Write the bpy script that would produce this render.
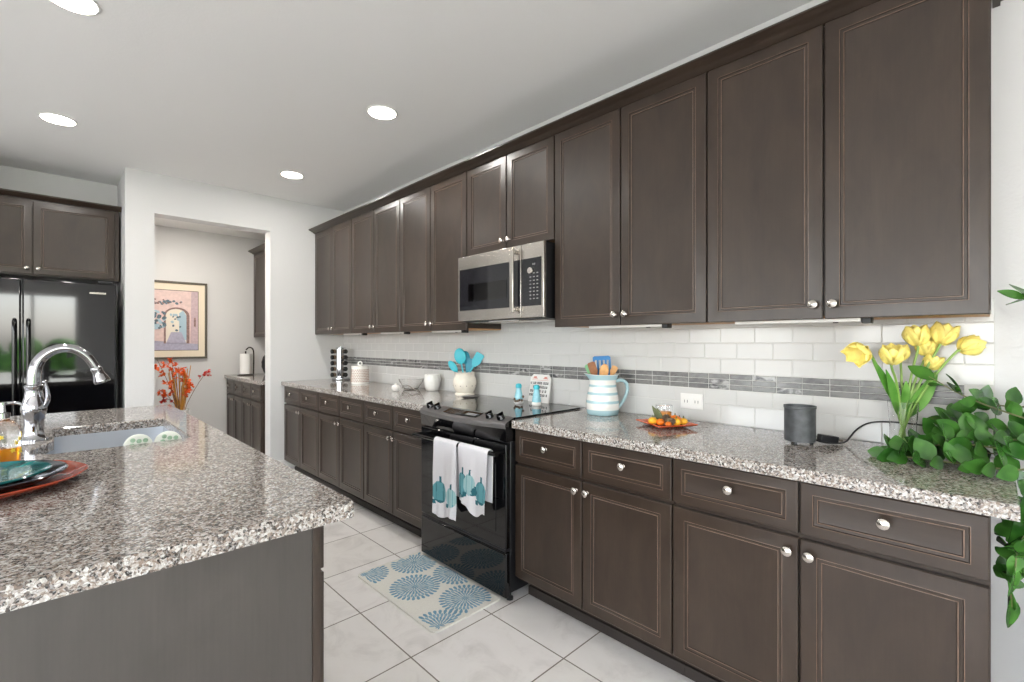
import bpy, bmesh, math, random
from mathutils import Vector, Matrix
for o in list(bpy.data.objects): bpy.data.objects.remove(o)
S = bpy.context.scene
COL = S.collection
R = math.radians
PI = math.pi

# ------------------------------------------------------------------ camera, world, daylight, exposure
cam_d = bpy.data.cameras.new('camera'); cam = bpy.data.objects.new('camera', cam_d); COL.objects.link(cam)
cam_d.sensor_width = 36.0; cam_d.lens = 36.0 * 470.0 / 1024.0
cam_d.shift_y = 1.7 / 1024.0; cam_d.clip_start = 0.02
cam.location = (0, 0, 1.30); cam.rotation_euler = (R(90), 0, R(-44.4))
S.camera = cam
w = bpy.data.worlds.new('World'); S.world = w; w.use_nodes = True
nt = w.node_tree; nt.nodes.clear()
sky = nt.nodes.new('ShaderNodeTexSky'); sky.sky_type = 'NISHITA'; sky.sun_disc = False
sky.sun_elevation = R(42); sky.sun_rotation = R(120); sky.dust_density = 2.0
hsv = nt.nodes.new('ShaderNodeHueSaturation'); hsv.inputs['Saturation'].default_value = 0.35
bg = nt.nodes.new('ShaderNodeBackground'); bg.inputs[1].default_value = 2.3
wo = nt.nodes.new('ShaderNodeOutputWorld')
nt.links.new(sky.outputs[0], hsv.inputs['Color']); nt.links.new(hsv.outputs[0], bg.inputs[0]); nt.links.new(bg.outputs[0], wo.inputs[0])

def area_light(name, loc, rot, sx, sy, power, color=(1, 1, 1)):
    d = bpy.data.lights.new(name, 'AREA'); d.shape = 'RECTANGLE'; d.size = sx; d.size_y = sy
    d.energy = power; d.color = color
    o = bpy.data.objects.new(name, d); COL.objects.link(o); o.location = loc; o.rotation_euler = rot
    return o
# daylight entering through the window openings of the rear and left walls (each lamp fills its opening)
area_light('window_daylight', (-2.6, -3.98, 1.35), (R(90), 0, 0), 1.7, 2.0, 18, (0.97, 0.985, 1.0))
for yy, pw in ((-2.2, 46), (0.6, 46), (3.2, 14)):
    area_light('window_daylight', (-4.48, yy, 1.45), (R(90), 0, R(-90)), 1.8, 1.7, pw, (0.97, 0.985, 1.0))
sun_d = bpy.data.lights.new('sun', 'SUN'); sun_d.energy = 15.0; sun_d.angle = R(0.6); sun_d.color = (1.0, 0.985, 0.96)
sun_o = bpy.data.objects.new('sun', sun_d); COL.objects.link(sun_o); sun_o.rotation_euler = (R(46), 0, R(12))   # high sun added behind the view; its bounce off the floor brightens the ceiling

vs = S.view_settings
S.display_settings.display_device = 'sRGB'
vs.view_transform = 'Standard'; vs.look = 'None'; vs.gamma = 1.0; vs.use_curve_mapping = False
vs.exposure = 0.17

# ------------------------------------------------------------------ materials
def lin(c):
    out = []
    for v in c[:3]:
        v = v / 255.0
        out.append(v / 12.92 if v <= 0.04045 else ((v + 0.055) / 1.055) ** 2.4)
    return (*out, 1.0)
class NT:
    def __init__(s, name):
        s.m = bpy.data.materials.new(name); s.m.use_nodes = True
        s.t = s.m.node_tree; s.p = s.t.nodes['Principled BSDF']
    def n(s, typ, **kw):
        nd = s.t.nodes.new(typ)
        for k, v in kw.items():
            if k in nd.inputs: nd.inputs[k].default_value = v
            else: setattr(nd, k, v)
        return nd
    def l(s, a, b): s.t.links.new(a, b)
    def pos(s, scale=(1, 1, 1), loc=(0, 0, 0)):
        g = s.n('ShaderNodeNewGeometry'); mp = s.n('ShaderNodeMapping')
        mp.inputs['Scale'].default_value = scale; mp.inputs['Location'].default_value = loc
        s.l(g.outputs['Position'], mp.inputs['Vector']); return mp.outputs[0]
    def ramp(s, fac, stops, interp='LINEAR'):
        r = s.n('ShaderNodeValToRGB'); r.color_ramp.interpolation = interp
        e = r.color_ramp.elements
        while len(e) < len(stops): e.new(0.5)
        for el, (p, c) in zip(e, stops): el.position = p; el.color = c
        s.l(fac, r.inputs[0]); return r.outputs[0]
    def mix(s, fac, a, b, blend='MIX'):
        m = s.n('ShaderNodeMix', data_type='RGBA', blend_type=blend)
        for v, i in ((fac, 0), (a, 6), (b, 7)):
            if hasattr(v, 'is_linked'): s.l(v, m.inputs[i])
            else: m.inputs[i].default_value = v
        return m.outputs[2]
    def bump(s, h, strength=0.2, dist=0.002):
        b = s.n('ShaderNodeBump'); b.inputs['Strength'].default_value = strength; b.inputs['Distance'].default_value = dist
        s.l(h, b.inputs['Height']); s.l(b.outputs[0], s.p.inputs['Normal'])
def P(name, rgb, rough=0.5, metal=0.0, spec=0.5, coat=0.0, trans=0.0, ior=None, emit=None, es=0.0, noise=0.0, nscale=40.0):
    k = NT(name); p = k.p
    c = lin(rgb)
    p.inputs['Base Color'].default_value = c; p.inputs['Roughness'].default_value = rough
    p.inputs['Metallic'].default_value = metal; p.inputs['Specular IOR Level'].default_value = spec
    p.inputs['Coat Weight'].default_value = coat; p.inputs['Transmission Weight'].default_value = trans
    if ior: p.inputs['IOR'].default_value = ior
    if emit: p.inputs['Emission Color'].default_value = lin(emit); p.inputs['Emission Strength'].default_value = es
    if noise:
        nz = k.n('ShaderNodeTexNoise', Scale=nscale, Detail=4.0)
        k.l(k.pos(), nz.inputs['Vector'])
        a = tuple(min(1, x * (1 - noise)) for x in c[:3]) + (1,); b = tuple(min(1, x * (1 + noise)) for x in c[:3]) + (1,)
        k.l(k.ramp(nz.outputs['Fac'], [(0.3, a), (0.7, b)]), p.inputs['Base Color'])
    return k.m

def wall_mat(name, rgb, bump=0.25):
    k = NT(name); k.p.inputs['Roughness'].default_value = 0.75; k.p.inputs['Specular IOR Level'].default_value = 0.25
    k.p.inputs['Base Color'].default_value = lin(rgb)
    n1 = k.n('ShaderNodeTexNoise', Scale=90.0, Detail=3.0); k.l(k.pos(), n1.inputs['Vector'])
    k.bump(n1.outputs['Fac'], bump, 0.003); return k.m
def wood_mat(name, dark, light, horiz=False, rough=0.33):
    k = NT(name)
    sc = (4, 4, 1.6) if not horiz else (1.6, 1.6, 5)
    v = k.pos(sc)
    n1 = k.n('ShaderNodeTexNoise', Scale=2.2, Detail=5.0, Roughness=0.6, Distortion=0.6); k.l(v, n1.inputs['Vector'])
    sc2 = (160, 160, 5) if not horiz else (5, 5, 160)
    n2 = k.n('ShaderNodeTexNoise', Scale=1.0, Detail=3.0); k.l(k.pos(sc2), n2.inputs['Vector'])
    c = k.ramp(n1.outputs['Fac'], [(0.25, lin(dark)), (0.75, lin(light))])
    g = k.ramp(n2.outputs['Fac'], [(0.3, (0.90, 0.90, 0.90, 1)), (0.7, (1, 1, 1, 1))])
    k.l(k.mix(1.0, c, g, 'MULTIPLY'), k.p.inputs['Base Color'])
    k.p.inputs['Roughness'].default_value = rough; k.p.inputs['Specular IOR Level'].default_value = 0.45
    k.p.inputs['Coat Weight'].default_value = 0.06; k.p.inputs['Coat Roughness'].default_value = 0.2
    k.bump(n2.outputs['Fac'], 0.04, 0.001); return k.m
def granite_mat():
    k = NT('granite'); v = k.pos()
    nz = k.n('ShaderNodeTexNoise', Scale=60.0, Detail=2.0); k.l(v, nz.inputs['Vector'])
    add = k.n('ShaderNodeVectorMath', operation='MULTIPLY_ADD'); k.l(nz.outputs['Color'], add.inputs[0]); add.inputs[1].default_value = (0.012, 0.012, 0.012); k.l(v, add.inputs[2])
    vo = k.n('ShaderNodeTexVoronoi', Scale=185.0); k.l(add.outputs[0], vo.inputs['Vector'])
    vo2 = k.n('ShaderNodeTexVoronoi', Scale=400.0); k.l(add.outputs[0], vo2.inputs['Vector'])
    sp = k.n('ShaderNodeSeparateColor'); k.l(vo.outputs['Color'], sp.inputs[0])
    sp2 = k.n('ShaderNodeSeparateColor'); k.l(vo2.outputs['Color'], sp2.inputs[0])
    pal = [(0.0, lin((30, 29, 30))), (0.17, lin((84, 78, 75))), (0.29, lin((132, 117, 106))), (0.49, lin((158, 147, 138))), (0.66, lin((184, 179, 174))), (0.86, lin((214, 212, 208)))]
    a = k.ramp(sp.outputs[0], pal, 'CONSTANT'); b = k.ramp(sp2.outputs[1], pal, 'CONSTANT')
    k.l(k.mix(0.35, a, b), k.p.inputs['Base Color'])
    k.p.inputs['Roughness'].default_value = 0.07; k.p.inputs['Specular IOR Level'].default_value = 0.5
    return k.m
def floor_mat():
    k = NT('floor_tile')
    T = 0.4455
    v = k.pos((1, 1, 1), (-1.060, -1.679, 0))
    br = k.n('ShaderNodeTexBrick', offset=0.0, squash=1.0)
    br.inputs['Scale'].default_value = 1.0; br.inputs['Brick Width'].default_value = T; br.inputs['Row Height'].default_value = T
    br.inputs['Mortar Size'].default_value = 0.0032; br.inputs['Mortar Smooth'].default_value = 0.1
    br.inputs['Color1'].default_value = lin((231, 228, 226)); br.inputs['Color2'].default_value = lin((224, 221, 217)); br.inputs['Mortar'].default_value = lin((122, 113, 106))
    k.l(v, br.inputs['Vector'])
    n1 = k.n('ShaderNodeTexNoise', Scale=5.0, Detail=8.0, Roughness=0.65, Distortion=0.8); k.l(v, n1.inputs['Vector'])
    c = k.ramp(n1.outputs['Fac'], [(0.3, (0.80, 0.79, 0.78, 1)), (0.5, (0.97, 0.965, 0.96, 1)), (0.7, (1, 1, 1, 1))])
    k.l(k.mix(1.0, br.outputs['Color'], c, 'MULTIPLY'), k.p.inputs['Base Color'])
    k.p.inputs['Roughness'].default_value = 0.38; k.p.inputs['Specular IOR Level'].default_value = 0.4
    inv = k.n('ShaderNodeMath', operation='SUBTRACT'); inv.inputs[0].default_value = 1.0; k.l(br.outputs['Fac'], inv.inputs[1])
    k.bump(inv.outputs[0], 0.4, 0.002); return k.m
def mosaic_mat(name, a, b, c):
    k = NT(name); v = k.pos((1, 9, 15))
    n1 = k.n('ShaderNodeTexNoise', Scale=2.0, Detail=4.0, Distortion=1.5); k.l(v, n1.inputs['Vector'])
    k.l(k.ramp(n1.outputs['Fac'], [(0.33, lin(a)), (0.5, lin(b)), (0.62, lin(c))]), k.p.inputs['Base Color'])
    k.p.inputs['Roughness'].default_value = 0.15; return k.m
def leaf_mat(name, a, b, rough=0.35):
    k = NT(name); n1 = k.n('ShaderNodeTexNoise', Scale=14.0, Detail=2.0); k.l(k.pos(), n1.inputs['Vector'])
    k.l(k.ramp(n1.outputs['Fac'], [(0.35, lin(a)), (0.65, lin(b))]), k.p.inputs['Base Color'])
    k.p.inputs['Roughness'].default_value = rough; k.p.inputs['Subsurface Weight'].default_value = 0.0
    return k.m

M = dict(
    wall=wall_mat('wall_paint', (211, 210, 209)), ceil=wall_mat('ceiling_paint', (236, 235, 233), 0.2),
    floor=floor_mat(), trimw=P('white_trim', (232, 231, 228), 0.4), granite=granite_mat(),
    wood=wood_mat('stained_wood', (46, 36, 29), (63, 51, 42)), woodh=wood_mat('stained_wood_across', (46, 36, 29), (62, 50, 41), True),
    glaze=P('rubbed_edge', (120, 97, 82), 0.32, noise=0.25, nscale=30), glaze_d=P('dark_glaze', (44, 36, 31), 0.35),
    wood_in=P('shadowed_carcass_wood', (50, 42, 37), 0.5), isl=wood_mat('island_panel_wood', (66, 62, 58), (77, 72, 68), rough=0.42),
    maple=P('raw_maple', (186, 140, 92), 0.5, noise=0.15), kick=P('toe_kick', (48, 41, 37), 0.55),
    nickel=P('satin_nickel', (208, 202, 194), 0.22, 1.0), chrome=P('chrome', (172, 172, 176), 0.07, 1.0),
    steel=P('stainless_steel', (184, 178, 171), 0.27, 1.0, noise=0.04, nscale=8), sinksteel=P('brushed_sink_steel', (182, 187, 194), 0.35, 0.8),
    blackg=P('black_gloss', (9, 9, 11), 0.06, 0, 0.55), doorgl=P('smoked_door_glass', (34, 34, 38), 0.08, 0, 0.5), blackm=P('black_satin', (22, 22, 24), 0.35), blackp=P('black_plastic', (26, 26, 28), 0.45),
    ovengl=P('oven_glass', (6, 6, 8), 0.03, 0, 0.6), panel=P('dark_grey_panel', (104, 101, 100), 0.32, 0.35),
    fridge=P('fridge_black', (4, 5, 8), 0.05, 0, 0.5, coat=0.5), grey_disp=P('display_grey', (150, 150, 150), 0.25, 0.3),
    tile=P('white_glazed_tile', (206, 205, 202), 0.14), grout=P('grout', (206, 204, 200), 0.8),
    mos1=mosaic_mat('grey_mosaic', (112, 111, 110), (122, 121, 119), (130, 129, 127)), mos2=mosaic_mat('marbled_mosaic', (66, 66, 68), (128, 127, 126), (176, 175, 173)), mos3=mosaic_mat('mid_mosaic', (96, 96, 96), (110, 109, 108), (124, 123, 122)),
    white=P('white_ceramic', (236, 234, 229), 0.22), whitem=P('white_matte', (230, 228, 224), 0.6), plastic=P('white_plastic', (232, 230, 226), 0.35),
    cream=P('cream_ceramic', (232, 224, 210), 0.25, noise=0.06, nscale=25), teal=P('turquoise_silicone', (62, 184, 200), 0.4), teal2=P('deep_turquoise_silicone', (28, 142, 168), 0.4),
    tealgl=P('teal_glazed_plate', (24, 92, 92), 0.12, noise=0.5, nscale=26), redgl=P('rust_red_glazed_plate', (150, 58, 34), 0.15, noise=0.3, nscale=40), blkgl=P('charcoal_plate', (44, 46, 52), 0.12, noise=0.6, nscale=50),
    stripe=P('pale_blue_glaze', (168, 200, 206), 0.2), blue=P('blue_silicone', (18, 112, 176), 0.4), spoonw=P('pale_wood', (214, 162, 104), 0.55, noise=0.15, nscale=30), spoonb=P('brown_wood', (146, 92, 54), 0.5, noise=0.2), green=P('green_silicone', (120, 178, 128), 0.45),
    orange=P('orange_plate_glaze', (204, 88, 44), 0.2), pumpk=P('orange_gourd', (232, 120, 20), 0.4, noise=0.25, nscale=50), pumpy=P('yellow_gourd', (240, 176, 40), 0.4, noise=0.2, nscale=50), pine=P('pine_cone_brown', (112, 92, 72), 0.7, noise=0.4, nscale=90), sage=P('sage_leaf', (92, 98, 62), 0.6),
    wax=P('orange_wax', (236, 150, 48), 0.4), glass=P('clear_glass', (255, 255, 255), 0.0, trans=1.0, ior=1.45), water=P('water', (235, 245, 240), 0.0, trans=1.0, ior=1.33),
    liquid=P('orange_soap', (246, 160, 20), 0.1, trans=0.5), yellowd=P('yellow_print', (226, 200, 60), 0.4),
    tulip=P('yellow_petal', (255, 230, 128), 0.5, noise=0.10, nscale=60), stemg=leaf_mat('tulip_stem_green', (120, 158, 70), (150, 184, 96)), tleaf=leaf_mat('tulip_leaf_green', (74, 132, 44), (118, 170, 78)),
    leaf=leaf_mat('houseplant_leaf', (34, 78, 24), (72, 122, 48), 0.25), branch=P('green_brown_stem', (96, 98, 54), 0.5),
    cloth=P('white_cotton', (222, 220, 224), 0.9), pk1=P('teal_print', (96, 158, 168), 0.9), pk2=P('dark_teal_print', (40, 104, 116), 0.9), pk3=P('pale_teal_print', (158, 194, 198), 0.9),
    mat=P('pale_mat_fabric', (216, 214, 206), 0.8, noise=0.05, nscale=120), matblue=P('blue_print', (112, 152, 174), 0.8, noise=0.15, nscale=60), matpale=P('pale_blue_print', (132, 166, 184), 0.8),
    aqua=P('aqua_glass', (150, 205, 218), 0.15, noise=0.1), brownd=P('brown_shell', (104, 84, 66), 0.5, noise=0.4, nscale=120), ink=P('black_ink', (42, 44, 50), 0.7), pinkp=P('salmon_print', (206, 140, 128), 0.7),
    speaker=P('dark_grey_marbled', (70, 72, 74), 0.4, noise=0.35, nscale=35), cord=P('black_cord', (24, 24, 26), 0.5),
    frame=P('pewter_frame', (104, 98, 88), 0.4, 0.4), matboard=P('cream_mat_board', (232, 218, 196), 0.8), stucco=P('pink_stucco_paint', (222, 196, 190), 0.8, noise=0.08, nscale=30), stucco2=P('mauve_paint', (196, 172, 176), 0.8, noise=0.1), skyp=P('pale_blue_paint', (170, 194, 206), 0.8), folp=P('blue_grey_foliage_paint', (104, 120, 130), 0.8, noise=0.5, nscale=90), path=P('lilac_path_paint', (176, 172, 190), 0.8, noise=0.1), archp=P('brown_arch_paint', (146, 118, 112), 0.8, noise=0.3, nscale=60), creamp=P('cream_paint', (232, 222, 206), 0.8),
    ored=P('orange_red_blossom', (242, 104, 30), 0.6, noise=0.2, nscale=60), redb=P('red_berry', (206, 48, 28), 0.4), reed=P('ochre_reed', (206, 146, 52), 0.6, noise=0.2), twig=P('brown_twig', (128, 88, 64), 0.7),
    paper=P('white_paper', (240, 239, 236), 0.85), bronze=P('dark_bronze', (54, 46, 40), 0.35, 0.7), darkpot=P('black_ribbed_glaze', (30, 30, 32), 0.3), spongeg=P('green_sponge', (150, 178, 150), 0.9, noise=0.3, nscale=70), spongew=P('white_sponge_cloth', (222, 224, 214), 0.9),
    lamp=P('lit_diffuser', (255, 252, 244), 0.5, emit=(255, 246, 232), es=30.0), warm=P('lit_amber_shade', (255, 200, 120), 0.4, emit=(255, 176, 84), es=3.0),
    grass=P('lawn', (96, 132, 62), 0.9, noise=0.3, nscale=3), hedge=leaf_mat('hedge_green', (40, 92, 28), (104, 160, 62), 0.6), paver=P('patio_paver', (190, 182, 172), 0.8), terra=P('grey_planter', (120, 116, 110), 0.6, noise=0.1), soil=P('potting_soil', (52, 40, 32), 0.95), wire=P('thin_steel_wire', (170, 168, 164), 0.25, 1.0), window_glass=P('window_pane', (255, 255, 255), 0.0, trans=1.0, ior=1.01),
)

# ------------------------------------------------------------------ mesh builder
class MB:
    def __init__(s): s.v = []; s.f = []; s.mi = []
    def add(s, vs, fs, mi=0):
        b = len(s.v); s.v += [Vector(v) for v in vs]
        for i, f in enumerate(fs):
            s.f.append([b + j for j in f]); s.mi.append(mi[i] if isinstance(mi, (list, tuple)) else mi)
    def box(s, x0, x1, y0, y1, z0, z1, mi=0, mat=None):
        vs = [Vector((x, y, z)) for z in (z0, z1) for y in (y0, y1) for x in (x0, x1)]
        if mat is not None: vs = [mat @ v for v in vs]
        s.add(vs, [(0, 2, 3, 1), (4, 5, 7, 6), (0, 1, 5, 4), (2, 6, 7, 3), (0, 4, 6, 2), (1, 3, 7, 5)], mi)
    def lathe(s, prof, c=(0, 0, 0), seg=28, mi=0, mat=None, cap0=True, cap1=True, sq=None):
        # prof: (r, z[, material])
        vs = []; fs = []; ms = []
        n = len(prof)
        for p in prof:
            for k in range(seg):
                a = 2 * PI * k / seg
                v = Vector((p[0] * math.cos(a), p[0] * math.sin(a), p[1]))
                if sq: v = sq(v, a)
                v = (mat @ v) if mat is not None else v
                vs.append(v + Vector(c))
        for i in range(n - 1):
            for k in range(seg):
                k2 = (k + 1) % seg
                fs.append((i * seg + k, i * seg + k2, (i + 1) * seg + k2, (i + 1) * seg + k))
                ms.append(prof[i][2] if len(prof[i]) > 2 else mi)
        if cap0 and prof[0][0] > 1e-6: fs.append(tuple(range(seg - 1, -1, -1))); ms.append(prof[0][2] if len(prof[0]) > 2 else mi)
        if cap1 and prof[-1][0] > 1e-6: fs.append(tuple((n - 1) * seg + k for k in range(seg))); ms.append(prof[-1][2] if len(prof[-1]) > 2 else mi)
        s.add(vs, fs, ms)
    def tube(s, pts, r, seg=10, mi=0, flat=1.0, smooth=0):
        pts = [Vector(p) for p in pts]
        rs = list(r) if isinstance(r, (list, tuple)) else [r] * len(pts)
        for _ in range(smooth):
            q = [pts[0]]; qr = [rs[0]]
            for i in range(len(pts) - 1):
                q += [pts[i] * .75 + pts[i + 1] * .25, pts[i] * .25 + pts[i + 1] * .75]; qr += [rs[i] * .75 + rs[i + 1] * .25, rs[i] * .25 + rs[i + 1] * .75]
            q.append(pts[-1]); qr.append(rs[-1]); pts = q; rs = qr
        n = len(pts); vs = []; fs = []
        up = Vector((0, 0, 1)); prev = None
        for i in range(n):
            t = (pts[min(i + 1, n - 1)] - pts[max(i - 1, 0)]).normalized()
            if prev is None:
                a = up if abs(t.z) < 0.9 else Vector((1, 0, 0)); x = t.cross(a).normalized()
            else:
                x = (prev - t * prev.dot(t)).normalized()
            prev = x; y = t.cross(x)
            for k in range(seg):
                a = 2 * PI * k / seg
                vs.append(pts[i] + (x * math.cos(a) + y * math.sin(a) * flat) * rs[i])
        for i in range(n - 1):
            for k in range(seg):
                k2 = (k + 1) % seg
                fs.append((i * seg + k, i * seg + k2, (i + 1) * seg + k2, (i + 1) * seg + k))
        fs.append(tuple(range(seg - 1, -1, -1))); fs.append(tuple((n - 1) * seg + k for k in range(seg)))
        s.add(vs, fs, mi)
    def ball(s, c, r, seg=14, rings=8, mi=0, sc=(1, 1, 1), mat=None, lobes=0, depth=0.0):
        vs = []; fs = []
        for i in range(rings + 1):
            th = PI * i / rings
            for k in range(seg):
                a = 2 * PI * k / seg
                rr = r * (1 - depth * (0.5 + 0.5 * math.cos(lobes * a)) * math.sin(th)) if lobes else r
                v = Vector((rr * max(math.sin(th), 1e-4) * math.cos(a) * sc[0], rr * max(math.sin(th), 1e-4) * math.sin(a) * sc[1], -r * math.cos(th) * sc[2]))
                if mat is not None: v = mat @ v
                vs.append(v + Vector(c))
        for i in range(rings):
            for k in range(seg):
                k2 = (k + 1) % seg
                fs.append((i * seg + k, i * seg + k2, (i + 1) * seg + k2, (i + 1) * seg + k))
        s.add(vs, fs, mi)
    def poly_prism(s, pts, z0, z1, mi=0, mat=None):
        n = len(pts)
        vs = [Vector((p[0], p[1], z)) for z in (z0, z1) for p in pts]
        if mat is not None: vs = [mat @ v for v in vs]
        fs = [tuple(range(n - 1, -1, -1)), tuple(range(n, 2 * n))] + [(i, (i + 1) % n, n + (i + 1) % n, n + i) for i in range(n)]
        s.add(vs, fs, mi)
    def sweep_profile(s, prof, a, b, mi=0):  # prof: list of (x,z) extruded along Y from a to b
        n = len(prof); vs = [Vector((p[0], y, p[1])) for y in (a, b) for p in prof]
        fs = [tuple(range(n)), tuple(range(2 * n - 1, n - 1, -1))] + [(i, n + i, n + (i + 1) % n, (i + 1) % n) for i in range(n)]
        s.add(vs, fs, mi)
    def leaf(s, base, tip, up, width, fold=0.15, curl=0.1, n=5, mi=0, thick=0.0007):
        base = Vector(base); tip = Vector(tip); d = tip - base; L = d.length
        if L < 1e-5: return
        d.normalize(); up = Vector(up); up = (up - d * up.dot(d))
        if up.length < 1e-4: up = d.orthogonal()
        up.normalize(); side = d.cross(up)
        top = []
        for i in range(n + 1):
            t = i / n
            wv = width * 0.5 * (math.sin(PI * min(max(t, 0.02), 0.985) ** 0.85)) ** 0.8
            p = base + d * (L * t) - up * (curl * L * (t * t))
            top.append((p + side * wv + up * fold * wv, p, p - side * wv + up * fold * wv))
        vs = []; fs = []
        for row in top: vs += [q + up * thick for q in row]
        for row in top: vs += [q - up * thick for q in row]
        N = 3 * (n + 1)
        for i in range(n):
            for j in range(2):
                a = i * 3 + j
                fs.append((a, a + 3, a + 4, a + 1)); fs.append((N + a, N + a + 1, N + a + 4, N + a + 3))
            a = i * 3; fs.append((a, N + a, N + a + 3, a + 3)); a += 2; fs.append((a, a + 3, N + a + 3, N + a))
        fs.append((0, 1, N + 1, N)); fs.append((1, 2, N + 2, N + 1))
        a = 3 * n; fs.append((a, N + a, N + a + 1, a + 1)); fs.append((a + 1, N + a + 1, N + a + 2, a + 2))
        s.add(vs, fs, mi)
    def build(s, name, mats, parent=None, bevel=0.0, smooth=True, angle=40, recalc=True, seg=2):
        if not isinstance(mats, (list, tuple)): mats = [mats]
        off = Vector((0, 0, 0)); q = parent
        while q is not None: off += q.location; q = q.parent
        me = bpy.data.meshes.new(name)
        me.from_pydata([v - off for v in s.v], [], s.f)
        for m in mats: me.materials.append(m)
        me.polygons.foreach_set('material_index', s.mi)
        if recalc:
            b = bmesh.new(); b.from_mesh(me); bmesh.ops.recalc_face_normals(b, faces=b.faces); b.to_mesh(me); b.free()
        if smooth:
            me.polygons.foreach_set('use_smooth', [True] * len(me.polygons)); me.set_sharp_from_angle(angle=R(angle))
        o = bpy.data.objects.new(name, me); COL.objects.link(o)
        if parent is not None: o.parent = parent
        if bevel:
            md = o.modifiers.new('Bevel', 'BEVEL'); md.width = bevel; md.segments = seg; md.limit_method = 'ANGLE'; md.angle_limit = R(50); md.harden_normals = False
        me.update(); return o
def bx(*a): m = MB(); m.box(*a); return m
def thing(name, label, cat, loc=(0, 0, 0), group=None):
    o = bpy.data.objects.new(name, None); COL.objects.link(o); o.location = loc; o.empty_display_size = 0.05
    return tag(o, label, cat, group)
def tag(o, label, cat, group=None):
    o['label'] = label; o['category'] = cat
    if group: o['group'] = group
    return o
def origin(o, loc):
    loc = Vector(loc); o.data.transform(Matrix.Translation(-loc)); o.location = loc; return o
def struct(o): o['kind'] = 'structure'; return o
def copy_tree(o, parent=None):
    c = o.copy(); COL.objects.link(c)
    if parent is not None: c.parent = parent
    for ch in list(o.children): copy_tree(ch, c)
    return c
def relabel(o, loc, label):
    o.location = loc; o['label'] = label; return o

# ------------------------------------------------------------------ room shell
H = 2.74; XW = 2.29; YF = 4.97
struct(bx(-4.6, 2.45, -4.15, 6.65, -0.12, 0).build('floor', M['floor'], smooth=False))
struct(bx(-4.6, 2.45, -4.15, 5.13, H, H + 0.1).build('ceiling', M['ceil'], smooth=False))
struct(bx(-0.75, 0.43, 5.13, 5.77, H, H + 0.1).build('ceiling', M['ceil'], smooth=False))
struct(bx(0.50, 2.45, 5.135, 6.62, 2.60, 2.70).build('ceiling', M['ceil'], smooth=False))
wall_right = struct(bx(XW, XW + 0.15, -4.0, 6.62, 0, H).build('wall_right', M['wall'], smooth=False))
m = MB(); m.box(0.43, 0.622, YF, 5.13, 0, H); m.box(0.622, 1.538, YF, 5.13, 2.40, H); m.box(1.538, XW, YF, 5.13, 0, H)
struct(m.build('wall_far', M['wall'], smooth=False))
struct(bx(0.43, 0.56, 5.13, 6.46, 0, 2.74).build('wall_alcove_right', M['wall'], smooth=False))
struct(bx(-0.75, 0.43, 5.62, 5.77, 0, H).build('wall_alcove_back', M['wall'], smooth=False))
struct(bx(-0.75, -0.62, YF, 5.62, 0, H).build('wall_alcove_left', M['wall'], smooth=False))
struct(bx(-4.5, -0.75, YF, 5.13, 0, H).build('wall_far_left', M['wall'], smooth=False))
struct(bx(0.43, 2.29, 6.46, 6.62, 0, 2.60).build('wall_pantry_back', M['wall'], smooth=False))
struct(bx(2.13, 2.29, 5.13, 6.46, 0, 2.60).build('wall_pantry_right', M['wall'], smooth=False))
m = MB()   # left wall with three window openings
ys = [-4.0]; ops = [(-3.1, -1.3), (-0.3, 1.5), (2.3, 4.1)]
m.box(-4.65, -4.5, -4.15, 5.13, 0, 0.6); m.box(-4.65, -4.5, -4.15, 5.13, 2.3, H)
prev = -4.15
for a, b in ops: m.box(-4.65, -4.5, prev, a, 0.6, 2.3); prev = b
m.box(-4.65, -4.5, prev, 5.13, 0.6, 2.3)
struct(m.build('wall_left', M['wall'], smooth=False))
m = MB(); bo = [(-3.45, -1.75), (-1.0, 0.42)]; prev = -4.5
m.box(-4.5, 2.45, -4.15, -4.0, 2.35, H)
for a, b in bo: m.box(prev, a, -4.15, -4.0, 0, 2.35); prev = b
m.box(prev, 2.45, -4.15, -4.0, 0, 2.35); m.box(-3.45, -1.75, -4.15, -4.0, 0, .35)
struct(m.build('wall_rear', M['wall'], smooth=False))
# rear glazed door and window frames
def frame_y(n, x0, x1, z0, z1, y, mull):
    f = MB(); t = 0.05
    f.box(x0, x1, y - .03, y + .03, z0, z0 + t); f.box(x0, x1, y - .03, y + .03, z1 - t, z1)
    for x in [x0, x1 - t] + mull: f.box(x, x + t, y - .03, y + .03, z0 + t, z1 - t)
    return struct(f.build(n, M['trimw'], smooth=False))
frame_y('door_1', -1.0, 0.42, 0.0, 2.35, -4.08, [-0.315])
frame_y('window_1', -3.45, -1.75, 0.35, 2.35, -4.08, [-2.62])
for i, (a, b) in enumerate(ops):
    f = MB(); t = .05
    f.box(-4.6, -4.54, a, b, .6, .65); f.box(-4.6, -4.54, a, b, 2.25, 2.3)
    for y in (a, (a + b) / 2, b - t): f.box(-4.6, -4.54, y, y + t, .65, 2.25)
    struct(f.build('window_%d' % (i + 2), M['trimw'], smooth=False))
# outside the glazed door: patio, lawn and a clipped hedge
struct(bx(-8, 8, -7.5, -4.15, -0.2, -0.06).build('patio_ground', M['paver'], smooth=False))
struct(bx(-14, 14, -16, -7.5, -0.2, -0.08).build('lawn_ground', M['grass'], smooth=False))
random.seed(3)
m = MB()
for i in range(60): m.ball((random.uniform(-3.5, 3.5), random.uniform(-8.6, -7.9), random.uniform(0.1, 1.25)), random.uniform(.25, .45), 9, 6)
hd = m.build('garden_hedge', M['hedge']); hd['kind'] = 'structure'
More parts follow.
